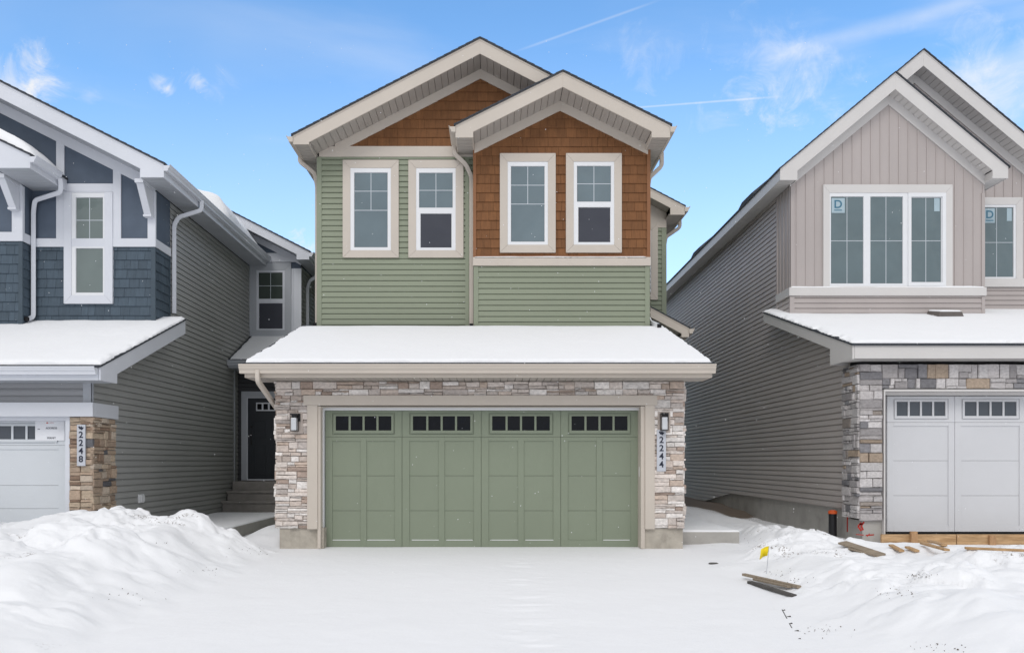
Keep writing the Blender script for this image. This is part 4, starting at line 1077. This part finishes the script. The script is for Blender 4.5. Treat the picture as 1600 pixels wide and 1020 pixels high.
snow_sheet('roof_snow', (-12.8, LG0-.015, lgz+.028), (12.8+lgx+.01, 0, 0), (0, 3.12, 3.12*.403), 320, 80, .045, (0, .07, .06, 0), 14, 'snow on the garage roof of the blue house', amp=.022)
snow_sheet('roof_snow', (XS+.06, EE+.0, ez+.026), (1.7, 0, 0), (0, 1.6, .785), 60, 60, .02, (.04, .04, .01, 0), 15, 'thin snow on the small entry roof beside the grey side wall', amp=.006)
# drooping snow pads on upper roofs
def snow_pad(x0, z0, x1, z1, Y0, Y1, th, seed, label):
    mb = MB(); nu, nv = 26, 60; rg = np.linspace(0, 1, nu); vv = np.linspace(0, 1, nv)
    Ug, Vg = np.meshgrid(rg, vv, indexing='ij')
    nn = fbm(Ug*2, Vg*abs(Y1-Y0)*1.5, 3, seed)
    e = np.minimum(np.clip(Ug/.25, 0, 1), 1)*np.minimum(np.clip((1-Ug)/.4, 0, 1), 1)*np.clip(Vg/.12, 0, 1)*np.clip((1-Vg)/.10, 0, 1)
    h = th*np.sqrt(np.clip(e, 0, 1))*(1+.35*nn)
    dx_, dz_ = x1-x0, z1-z0; L_ = math.hypot(dx_, dz_); nx, nz = -dz_/L_, dx_/L_
    if nz < 0: nx, nz = -nx, -nz
    for i in range(nu):
        for j in range(nv): mb.v.append((x0+dx_*rg[i]+nx*h[i, j], Y0+(Y1-Y0)*vv[j], z0+dz_*rg[i]+nz*h[i, j]-.005))
    mb.f = [(i*nv+j, (i+1)*nv+j, (i+1)*nv+j+1, i*nv+j+1) for i in range(nu-1) for j in range(nv-1)]; mb.c = [None]*len(mb.f)
    tag(mb.build('roof_snow', snow_roof_m, smooth=True), label, 'snow', kind='stuff')
snow_pad(lex+.0, lez+.03, lex-1.9, lez+.03+1.9*lsl, 4.4, 6.95, .34, 3, 'rounded snow pad on the upper roof slope of the blue house above the long gutter')
snow_pad(r2x+.02, r2z+.03, r2x-1.8, r2z+.03+1.8*.48, .86, 1.9, .17, 5, 'snow lump on the small front gable of the blue house')

# walkway and steps
wk = MB(); wk.box(XS+.03, -.6, -.4, -4.5, 5.0, .19)
tag(wk.build('walkway', concretegrey, bevel=.008), 'raised concrete walkway along the grey side wall', 'walkway', kind='structure')
snow_sheet('walkway_snow', (XS+.035, -.6, .19), (1.61, 0, 0), (0, 5.6, 0), 50, 120, .022, (.03, .03, .02, .02), 31, 'thin snow on the concrete walkway beside the grey side wall', amp=.008)
stt = thing('entry_steps', (-5.2, 5.5, 0), 'grey concrete entry steps below the black front door', 'steps')
q = MB(); q.box(XS+.08, 5.9, -.3, -4.4, YDR, .87); q.build('landing', stepconc, stt, bevel=.008)
for k, (yy, zz) in enumerate(((5.62, .66), (5.34, .44))):
    q = MB(); q.box(XS+.06-.02*k, yy, -.3, -4.4, yy+.30, zz-.05); q.box(XS+.04-.02*k, yy-.03, zz-.05, -4.4, yy+.285, zz); q.build('step', stepconc, stt, bevel=.008)

# ================================================================ RIGHT HOUSE (mauve and taupe)
B = thing('house', (9.5, 6, 0), 'house with mauve board and batten gable and grey stone, right of the green house', 'house')
XT = 6.30; YU = 4.26; YV = 5.0; YSR = 1.06; YDR2 = 1.333
rl, rzE, rsl_, rax, RU0 = 5.97, 7.407, .833, 8.364, 3.957; raz = rzE+rsl_*(rax-rl)
M0 = 4.6; max_ = 9.31; maz = rzE+rsl_*(max_-rl)+.03
c = MB()  # core; rear end extended out of view to keep the gap wall dark
c.box(XT+.06, 1.7, -.6, 12.8, 20.9, 3.1); c.box(XT+.03, YU+.03, 3.0, 10.38, 8, 7.1); c.box(XT+.03, YV+.03, 3.0, 12.8, 20.9, 7.1)
c.prism([(XT+.03, YU+.03, 7.0), (10.38, YU+.03, 7.0), (10.38, YU+.03, raz-rsl_*(10.38-rax)-.3), (rax, YU+.03, raz-.3), (XT+.03, YU+.03, raz-rsl_*(rax-XT)-.3)], (0, 3, 0))
c.prism([(XT+.1, YV+.03, 7.0), (12.5, YV+.03, 7.0), (12.5, YV+.03, maz-rsl_*3.2-.35), (max_, YV+.03, maz-.35), (XT+.1, YV+.03, maz-rsl_*(max_-XT)-.5)], (0, 15.8, 0))
c.build('core', core, B)
g = MB(); pst = sideL(XT)
siding(g, pst, [(1.5, .50), (8.2, .50), (13.2, -.15), (21, -.5), (21, 7.2), (YV, 7.2), (YV, 4.86), (YU, 4.86), (YU, 4.33), (1.5, 3.44)], ex=.108, v0=.5)
g.build('wall', taupe, B, split=True)
g = MB(); pu, pv2 = front(YU), front(YV)
siding(g, pu, rect(XT, 4.2, X(1538, YU), Z(462, YU)), ex=.108, v0=4.36); siding(g, pv2, rect(10.3, 4.2, 12.8, Z(449.5, YV)), ex=.108, v0=4.36)
g.build('lower_siding', mauve, B, split=True)
g = MB(); zp = Z(461, YU)
rlf = lambda x: raz-rsl_*abs(x-rax)-.36
battens(g, pu, [(XT, zp), (X(1538, YU), zp), (X(1538, YU), rlf(X(1538, YU))+.12), (rax, rlf(rax)+.12), (XT, rlf(XT)+.12)], sp=.197, u0=XT+.135)
battens(g, sideL(XT), [(YU-.003, zp), (YV, zp), (YV, 7.17), (YU-.003, 7.17)], sp=.197, u0=YU+.16)
mlf = lambda x: maz-rsl_*abs(x-max_)-.36
battens(g, pv2, [(8.5, 6.5), (8.5, mlf(8.5)+.1), (max_, mlf(max_)+.1), (12.8, mlf(12.8)+.1), (12.8, Z(448, YV)), (10.3, Z(448, YV)), (10.3, 6.5)], sp=.197)
g.build('batten_cladding', mauve, B, split=True)
t = MB()
x1 = X(1538, YU)
board(t, pu, XT-.02, Z(462.6, YU), x1+.012, Z(449.8, YU), 0, .06); board(t, sideL(XT), YU-.058, Z(462.6, YU), YV, Z(449.8, YU), 0, .045)
board(t, pv2, 10.3, Z(449, YV), 12.8, Z(436, YV), 0, .06)
for sg, xe_ in ((-1, XT-.02), (1, x1)):
    polyboard(t, pu, [(rax, rlf(rax)+.16), (xe_, rlf(xe_)+.16), (xe_, rlf(xe_)-.17), (rax, rlf(rax)-.17)], 0, .034)
for xe_ in (8.5, 12.8): polyboard(t, pv2, [(max_, mlf(max_)+.16), (xe_, mlf(xe_)+.16), (xe_, mlf(xe_)-.17), (max_, mlf(max_)-.17)], 0, .034)
t.build('trim_board', palewarm, B, bevel=.003, split=True)
t = MB()
board(t, pu, XT-.018, 4.2, X(1240, YU)+.01, Z(463, YU), 0, .028); board(t, pu, XT-.018, Z(449.8, YU)+.003, X(1240, YU), 7.16, 0, .026); board(t, pu, X(1533, YU), 4.2, x1, Z(463, YU), 0, .028); board(t, pu, X(1533, YU), Z(449.8, YU)+.003, x1, 7.0, 0, .026)
board(t, sideL(XT), YU-.026, 4.2, YU+.04, 7.16, 0, .022); board(t, sideL(XT), YV-.04, 4.6, YV+.02, 7.16, 0, .024)
t.build('corner_board', mauve, B, bevel=.003, split=True)
r = MB()
rr_ = 10.71; rzr = raz-rsl_*(rr_-rax)
slope(r, rl-.025, rzE-.021, rax, raz, RU0-.03, 6.0); slope(r, rr_+.03, rzr-.025, rax, raz, RU0-.03, 8)
slope(r, rl-.025, rzE-.021, max_, rzE+rsl_*(max_-rl), 6.0, 21.4)
slope(r, 8.35, maz-rsl_*(max_-8.35), max_, maz, M0-.03, 21.4); slope(r, 12.9, maz-rsl_*(12.9-max_), max_, maz, M0-.03, 21.4)
RG0, rgz, rgs, RGT = .75, 3.262, .3208, 4.94
n = 30; prof = []
for k in range(n):
    a0, a1 = RG0-.03+(RGT+.03-RG0)*k/n, RG0-.03+(RGT+.03-RG0)*(k+1)/n
    prof += [(a0, rgz+(a0-RG0)*rgs+.036), (a1, rgz+(a1-RG0)*rgs+.024)]
prof += [(RGT, rgz+(RGT-RG0)*rgs), (RG0-.03, rgz-.01)]
r.prism([(rl-.015, y, z) for y, z in prof], (13-rl, 0, 0))
for (yy, dz) in ((5.45, .0), (9.9, .0)): # low shingled bumps near the eave
    r.prism([(rl-.02, yy, rzE-.0), (rl-.02, yy+.2, rzE+.10), (rl-.02, yy+.9, rzE+.11), (rl-.02, yy+1.25, rzE)], (.4, 0, .33))
r.build('roof', shingle, B, split=True)
f = MB(); ZR = 7.174
rake(f, rl, rzE, rax, raz, .34, RU0, XT+.03, ZR); rake(f, rr_, rzr, rax, raz, .34, RU0, x1-.02, rzr-.235)
rake(f, 8.35, maz-rsl_*(max_-8.35), max_, maz, .34, M0); rake(f, 12.9, maz-rsl_*(12.9-max_), max_, maz, .34, M0)
f.box(rl, RU0+.03, ZR, rl+.02, 21.3, rzE-.003); f.box(XT+.01, RU0+.03, ZR, XT+.03, YU, rzE+rsl_*(XT-rl)-.33); f.box(x1-.02, RU0+.03, rzr-.235, x1-.0, YU, rzr+rsl_*(rr_-x1)-.33); f.box(rr_-.02, RU0+.03, rzr-.235, rr_, YV, rzr)
f.box(rl+.035, RG0, Z(560, RG0), 12.9, RG0+.03, rgz)
zb_ = Z(560, RG0)-.01
f.prism([(rl, RG0, zb_), (rl, RG0, rgz), (rl, RGT, rgz+(RGT-RG0)*rgs), (rl, RGT, rgz+(RGT-RG0)*rgs-.20), (rl, RG0+.85, rgz+.85*rgs-.21), (rl, RG0+.85, zb_)], (.03, 0, 0))
f.box(rl+.03, RG0+.82, zb_, XT, RG0+.85, rgz+.05)
f.build('fascia', palewarm, B, bevel=.003, split=True)
sf = MB()
rake_soffit(sf, XT+.03, rax, rl, rzE, raz, .34, RU0+.03, YU); rake_soffit(sf, x1-.02, rax, rr_, rzr, raz, .34, RU0+.03, YU)
rake_soffit(sf, 8.35, max_, 8.35, maz-rsl_*(max_-8.35), maz, .34, M0+.03, YV); rake_soffit(sf, 12.9, max_, 12.9, maz-rsl_*(12.9-max_), maz, .34, M0+.03, YV)
flat_soffit(sf, rl+.02, XT, RU0+.03, 21.3, ZR+.008); flat_soffit(sf, x1-.02, rr_-.02, RU0+.03, YV, rzr-.227)
slats(sf, (rl+.03, RG0+.03, zb_+.006), (7, 0, 0), (0, .42, 0), 60); slats(sf, (rl+.03, RG0+.86, 3.35), (.3, 0, 0), (0, 3.2, 1.02), 3)
sf.build('soffit', palewarm, B, split=True)
ws_ = mkwin(YU, pu, B, (1285, 289.6, 1486.5, 449.5), (1295, 302.6, 1476, 448),
      [((1297, 308, 1348, 443.8), 'g', [(1322.5, 308, 443.8)], [(377, 1297, 1348)]), ((1358.5, 308, 1409.4, 443.8), 'g', [(1383.3, 308, 443.8)], [(377, 1358.5, 1409.4)]),
       ((1422.6, 309.5, 1469.4, 441.5), 'g', [(1445.5, 309.5, 441.5)], [(377, 1422.6, 1469.4)])], palewarm, gm=glass_grey, label='triple window with a sticker in the first pane')
q = MB(); cells(q, pu, RC(1417, 302.8, 1475.8, 448, YU), [RC(1421.5, 308.8, 1470.5, 442.2, YU)], .0405, .058); q.build('sash', white, ws_, bevel=.002)
w2_ = mkwin(YV, pv2, B, (1524, 309.4, 1596, 437), (1532, 321, 1585.5, 436), [((1537, 324.5, 1582, 433.5), 'g', [(1556, 324.5, 433.5)], [(379.5, 1537, 1582)])], palewarm, gm=glass_grey, label='narrow window beside the gable with a sticker')
sticker_m = M('sticker', (.36, .46, .51), .6, .05, 5); stink = M('sticker_ink', (.05, .16, .24), .6, 0)
for (wn, pl, Y, r1, r2_, tc_) in ((ws_, pu, YU, (1298, 310.5, 1319, 333.5), (1458, 309.5+1, 1467, 331), (1308.5, 320.5)), (w2_, pv2, YV, (1537.5, 326.5, 1553, 349), (1571.5, 326, 1579.5, 346), (1545, 336.5))):
    q = MB()
    for rc_ in (r1, r2_):
        a = RC(*rc_, Y); board(q, pl, a[0]+.005, a[1], a[2], a[3], .0275, .029)
    s1 = q.build('sticker', sticker_m, wn, split=True)
    q = text(s1, 'D', pl, X(tc_[0], Y), Z(tc_[1], Y), .24, stink, d=.030, bold=.004)
    board(q, pl, X(tc_[0]-6, Y), Z(tc_[1]+9.5, Y), X(tc_[0]+6, Y), Z(tc_[1]+8, Y), .029, .031); q.build('sticker_print', stink, wn)
# stone + garage
PAL_R = [((.43, .405, .40), 5), ((.33, .31, .31), 3), ((.20, .195, .205), 1.4), ((.53, .505, .50), 4), ((.33, .26, .20), .8), ((.27, .235, .21), .8)]
st_ = MB(); ps = front(YSR); XC = 6.22
stones(st_, ps, (XC, Z(813, YSR), X(1378.5, YSR-.04), 2.98), 41, PAL_R, band=(.09, .17), segw=(.38, .40), rows=(1, 2), gap=.007)
stones(st_, ps, (X(1378.5, YSR-.04)-.0, Z(607, YSR-.04), 12.8, 2.98), 42, PAL_R, band=(.12, .2), segw=(.2, .45), rows=(1, 2), gap=.007)
stones(st_, sideL(XC+.02), (YSR-.03, Z(810, YSR), 1.62, 2.98), 43, PAL_R, band=(.09, .17), segw=(.2, .4), rows=(1, 2), gap=.007)
st_.build('stone_veneer', stone_mat, B, split=True)
fo = MB(); fo.box(XT-.01, YSR+.01, -.5, X(1378, YSR), 1.6, Z(813, YSR)-.003)
fo.prism([(XT+.03, 1.6, -.5), (XT+.03, 1.6, .5), (XT+.03, 8.2, .5), (XT+.03, 13.2, -.15), (XT+.03, 21, -.5), (XT+.03, 21, -.7)], (.2, 0, 0))
fo.build('foundation', concretegrey, B, split=True)
# red survey marks
q = MB(); pr_ = front(YSR+.01)
def stroke(mb, pl, pts, w_, d=.003):
    for (a, b_) in zip(pts[:-1], pts[1:]):
        dx_, dy_ = b_[0]-a[0], b_[1]-a[1]; L_ = math.hypot(dx_, dy_); nx, ny = -dy_/L_*w_/2, dx_/L_*w_/2
        mb.poly([pl(a[0]+nx, a[1]+ny, d), pl(b_[0]+nx, b_[1]+ny, d), pl(b_[0]-nx, b_[1]-ny, d), pl(a[0]-nx, a[1]-ny, d)])
pxy = lambda x, y: (X(x, YSR), Z(y, YSR))
for pts in ([(1346, 816), (1341, 822), (1346, 829)], [(1350.5, 815), (1346, 821), (1349, 828)], [(1343, 819), (1348, 818)]): stroke(q, pr_, [pxy(*p) for p in pts], .030, .003)
stroke(q, pr_, [pxy(1338, 834.5), (pxy(1350, 835.5))], .014, .004); stroke(q, pr_, [pxy(1353, 836), pxy(1366, 835)], .02, .004); stroke(q, pr_, [pxy(1355, 838), pxy(1359, 833)], .012, .005)
q.poly([sideL(XT+.025)(y, z, .003) for y, z in ((1.66, .08), (1.72, .08), (1.72, .44), (1.66, .44))])
q.build('paint_mark', redpaint, B)
mo = MB(); mo.box(X(1378.5, YSR), YSR-.06, .1, X(1383.5, YSR-.06), 1.45, Z(608, YSR-.06)-.035); mo.box(X(1378.5, YSR), YSR-.062, Z(608, YSR-.06)-.035, 12.8, 1.45, Z(608, YSR-.06))
mo.box(X(1384, YSR), YSR+.1, Z(618, YDR2), 12.8, 1.44, Z(608, YSR-.06)-.036)
mo.build('garage_trim', palewarm, B, bevel=.002, split=True)
rx0 = X(1383.5, YDR2)+.02
garage_door(B, YDR2, rx0, rx0+4.88, Z(830, YDR2), Z(619, YDR2), 4, ltdoor, glass_side, two=False, edges=[rx0, X(1491, YDR2), X(1491, YDR2)+1.24, X(1491, YDR2)+2.46, rx0+4.88], seams=[Z(774, YDR2), Z(719.5, YDR2)], label='pale grey white garage door')
snow_sheet('roof_snow', (rl+.0, RG0-.01, rgz+.03), (6.8, 0, 0), (0, 4.3, 4.3*rgs), 260, 150, .045, (.16, 0, .02, 0), 44, 'snow on the garage roof of the mauve house', amp=.012)
snow_sheet('trim_snow', (XT-.01, YU-.058, Z(449.8, YU)+.001), (4.1, 0, 0), (0, .05, 0), 200, 6, .018, (.05, .05, .006, .006), 47, 'thin snow on the ledge under the triple window', amp=.02)
v = MB(); vy = 4.0; vz = rgz+(vy-RG0)*rgs+.03; vx0, vx1 = X(1455, vy), X(1495, vy)
v.prism([(vx0, vy-.25, vz-.03), (vx0+.04, vy-.25, vz+.07), (vx1-.04, vy-.25, vz+.07), (vx1, vy-.25, vz-.03)], (0, .45, .1))
v.build('roof_vent', vent_m, B, bevel=.01)
snow_sheet('vent_snow', (vx0+.05, vy-.24, vz+.072), (vx1-vx0-.1, 0, 0), (0, .42, .093), 20, 20, .025, (.03, .03, .03, .03), 3, 'small snow cap on the dark roof vent')

# ================================================================ SMALL THINGS
# side slab right of the garage
sl_ = MB(); sl_.box(XR_+.02, .3, -.2, 3.95, 8, .205)
tag(sl_.build('side_walk', concretegrey, bevel=.006), 'concrete slab beside the right wall of the green house', 'walkway', kind='structure')
snow_sheet('walkway_snow', (XR_+.05, .31, .205), (.97, 0, 0), (0, 7.5, 0), 50, 160, .03, (.03, .04, .015, .02), 33, 'snow on the concrete slab right of the green house', amp=.015)
# black pipe with orange cap
pp = thing('standpipe', (6.12, 1.9, 0), 'black pipe with orange cap standing against the foundation of the mauve house', 'pipe')
def cyl(mb, c0, r0, r1, z0, z1, n=24):
    a = [(c0[0]+r0*math.cos(2*math.pi*k/n), c0[1]+r0*math.sin(2*math.pi*k/n), z0) for k in range(n)]
    b = [(c0[0]+r1*math.cos(2*math.pi*k/n), c0[1]+r1*math.sin(2*math.pi*k/n), z1) for k in range(n)]
    mb.solid(a+b, [tuple(range(n)), tuple(range(2*n-1, n-1, -1))]+[(k, (k+1) % n, n+(k+1) % n, n+k) for k in range(n)])
pc = (X(1301, 1.9), 1.9)
q = MB(); cyl(q, pc, .07, .07, -.1, .39); q.build('pipe', black, pp, smooth=False)
q = MB(); cyl(q, pc, .078, .078, .39, .44); cyl(q, pc, .055, .05, .44, .455); q.build('cap', orange, pp)
# form lumber
def plank(name, a, b, w_, th, mat, label, group=None, tilt=0):
    a, b = Vector(a), Vector(b); u = (b-a).normalized(); side = Vector((-u.y, u.x, 0)).normalized()
    up = u.cross(side); 
    if up.z < 0: up = -up
    c_, s_2 = math.cos(tilt), math.sin(tilt); sd = side*c_+up*s_2; up2 = up*c_-side*s_2
    mb = MB(); mb.prism([a-sd*w_/2, a+sd*w_/2, a+sd*w_/2+up2*th, a-sd*w_/2+up2*th], b-a)
    o = mb.build(name, mat, bevel=.004); return tag(o, label, 'board', group)
GF = 'form boards before the right garage door'
Yf = .86
def gx(px, Y): return X(px, Y)
for i, (a, b_, lb) in enumerate(((1377.5, 1494, 'first wooden form board by the stone pillar, below the pale garage door'), (1495.5, 1640, 'second wooden form board, running out of the photo below the pale garage door'))):
    mb = MB(); mb.box(gx(a, Yf), Yf, Z(850, Yf)-.02, gx(b_, Yf), Yf+.045, Z(834.5, Yf)); tag(mb.build('form_board', lumber, bevel=.004), lb, 'board', GF)
for (a, b_, t0, t1, lb) in ((1421, 1431, 829.5, 849.5, 'short wooden stake against the first form board'), (1543.5, 1553.5, 835.5, 856.5, 'short wooden stake against the second form board')):
    mb = MB(); mb.box(gx(a, Yf), Yf-.06, Z(t1, Yf)-.05, gx(b_, Yf), Yf-.003, Z(t0, Yf)); tag(mb.build('wooden_stake', stake_m, bevel=.005), lb, 'stake', 'stakes holding the form boards')
# loose boards
LB = 'loose boards lying in the snow'
def onsnow(px, py, lift=.0):
    # first meeting of a view ray with the snow surface
    d = np.arange(4.0, 14, .01); x = (px-770)/1200*d; y = d-12; z = CAMZ+(721-py)/1200*d
    g_ = ground_h(x, y)[0]+lift; k = int(np.argmax(z <= g_)) if (z <= g_).any() else len(d)-1
    return Vector((x[k], y[k], g_[k]))
pa, pb_ = onsnow(1316, 849, .05), onsnow(1377, 869, -.005); plank('loose_board', pa, pb_, .13, .025, oldlumber, 'tan plank tilted in the snow in front of the red paint marks', LB, .15)
pa, pb_ = onsnow(1330, 858, .0), onsnow(1372, 869, .0); plank('loose_board', pa, pb_, .10, .02, oldlumber, 'short plank tucked beneath the tan plank near the red paint marks', LB)
pa, pb_ = onsnow(1162, 899, .04), onsnow(1249, 919, .0); plank('loose_board', pa, pb_, .05, .03, oldlumber, 'upper tan plank of the pile just below the yellow flag', LB)
pa, pb_ = onsnow(1180, 906, .03), onsnow(1235, 918, .02); plank('loose_board', pa, pb_, .07, .025, oldlumber, 'middle short plank of the pile just below the yellow flag', LB)
pa, pb_ = onsnow(1171, 911, .0), onsnow(1241, 933, -.008); plank('loose_board', pa, pb_, .06, .03, greywood, 'dark grey lowest plank of the pile just below the yellow flag', LB)
for (p, q_, lb) in (((1392, 853), (1409, 862), 'thin lath end poking from the snow left of the first stake'), ((1452, 846), (1476, 853), 'short lath lying behind the half buried lath between the two stakes'), ((1441, 850), (1480, 861), 'half buried lath between the two stakes'), ((1417, 856), (1433, 862), 'stub of wood poking from snow below the first stake'), ((1508, 859), (1640, 866), 'long snow covered board below the second stake')):
    pa, pb_ = onsnow(*p, .02), onsnow(*q_, .012); plank('loose_board', pa, pb_, .06, .025, lumber, lb, LB)
# cleated strip
ra, rb = onsnow(1222, 952, .0), onsnow(1249, 1003, -.004)
ck = thing('cleated_strip', ra, 'dark wooden strip with small cleats half buried in the snow at the driveway edge', 'wood strip')
def rod(mb, a, b, w_):
    a, b = Vector(a), Vector(b); u = (b-a).normalized(); s1 = u.cross(Vector((0, 0, 1))).normalized(); s2 = u.cross(s1)
    mb.prism([a-s1*w_/2-s2*w_/2, a+s1*w_/2-s2*w_/2, a+s1*w_/2+s2*w_/2, a-s1*w_/2+s2*w_/2], b-a)
q = MB(); rod(q, ra-Vector((0, 0, .003)), rb-Vector((0, 0, .006)), .009); q.build('strip', greywood, ck)
for k in range(5):
    p = ra.lerp(rb, k/4.5+.03); q = MB(); rod(q, p+Vector((-.012, 0, -.010)), p+Vector((.022+.02*(k % 2), -.01, .006)), .012); q.build('cleat', greywood, ck)
# yellow marker flag
fb = onsnow(1197, 896); fl = thing('marker_flag', fb, 'small yellow flag on a thin wire standing in the snow', 'flag')
q = MB(); top = fb+Vector((.035, 0, .33)); rod(q, fb-Vector((0, 0, .05)), top, .005); q.build('wire', greytrim, fl)
q = MB(); nn = 8
s0 = 1200/(fb.y+12)
pts = []
for i in range(nn+1):
    t_ = i/nn; yy = .018*math.sin(t_*5)
    pts.append((top+Vector((-.10*t_, yy, -.035*t_)), top+Vector((-.02-.10*t_, yy+.01*math.sin(t_*4), -.115-.045*t_))))
for i in range(nn): q.poly([pts[i][0], pts[i+1][0], pts[i+1][1], pts[i][1]])
fo_ = q.build('pennant', yellow, fl, smooth=True, merge=True); sm = fo_.modifiers.new('thick', 'SOLIDIFY'); sm.thickness = .002
# dark drain lid
q = MB(); dl = onsnow(1116, 880, .0); n = 20
q.prism([dl+Vector((.075*math.cos(2*math.pi*k/n), .07*math.sin(2*math.pi*k/n), -.02)) for k in range(n)], (0, 0, .027))
tag(q.build('valve_lid', greywood, bevel=.005), 'small dark round lid showing through snow at the right edge of the driveway', 'lid')
# dirt clods poking out of snow
rg = random.Random(5); q = MB()
for (cx, cy, nn, sp) in ((1180, 845, 18, 14), (1240, 905, 20, 22), (1295, 985, 30, 22), (1400, 928, 22, 20), (1440, 900, 26, 14), (1215, 895, 14, 16), (1480, 1012, 22, 25), (1305, 862, 10, 10), (400, 862, 24, 22), (245, 850, 10, 18), (200, 930, 16, 30), (320, 893, 16, 16)):
    for k in range(nn):
        px, py = cx+rg.gauss(0, sp), cy+rg.gauss(0, sp*.22)
        p = onsnow(px, py); r_ = rg.uniform(.003, .012); 
        a = [Vector((rg.uniform(-1, 1), rg.uniform(-1, 1), rg.uniform(-.4, .5)))*r_+p for _ in range(4)]+[p+Vector((0, 0, r_*.9))]
        q.solid(a, [(0, 1, 4), (1, 2, 4), (2, 3, 4), (3, 0, 4), (0, 3, 2, 1)])
tag(q.build('dirt_clods', M('dirt', (.13, .11, .09), .95, .3, 30)), 'bits of dirt and gravel poking through the snow', 'dirt', kind='stuff')
# falling snow
q = MB(); rg = random.Random(9)
for k in range(650):
    d = rg.uniform(3.5, 11.2); px, py = rg.uniform(-10, 1610), rg.uniform(60, 900)
    p = Vector(((px-770)/1200*d, d-12, CAMZ+(721-py)/1200*d)); r_ = rg.uniform(.0016, .0048)*(d/8)
    o8 = [p+Vector(v)*r_ for v in ((1, 0, 0), (-1, 0, 0), (0, 1, 0), (0, -1, 0), (0, 0, 1.2), (0, 0, -1.2))]
    q.solid(o8, [(0, 2, 4), (2, 1, 4), (1, 3, 4), (3, 0, 4), (2, 0, 5), (1, 2, 5), (3, 1, 5), (0, 3, 5)])
tag(q.build('falling_snow', snow_roof_m), 'fine snowflakes drifting in the air', 'snowflakes', kind='stuff')
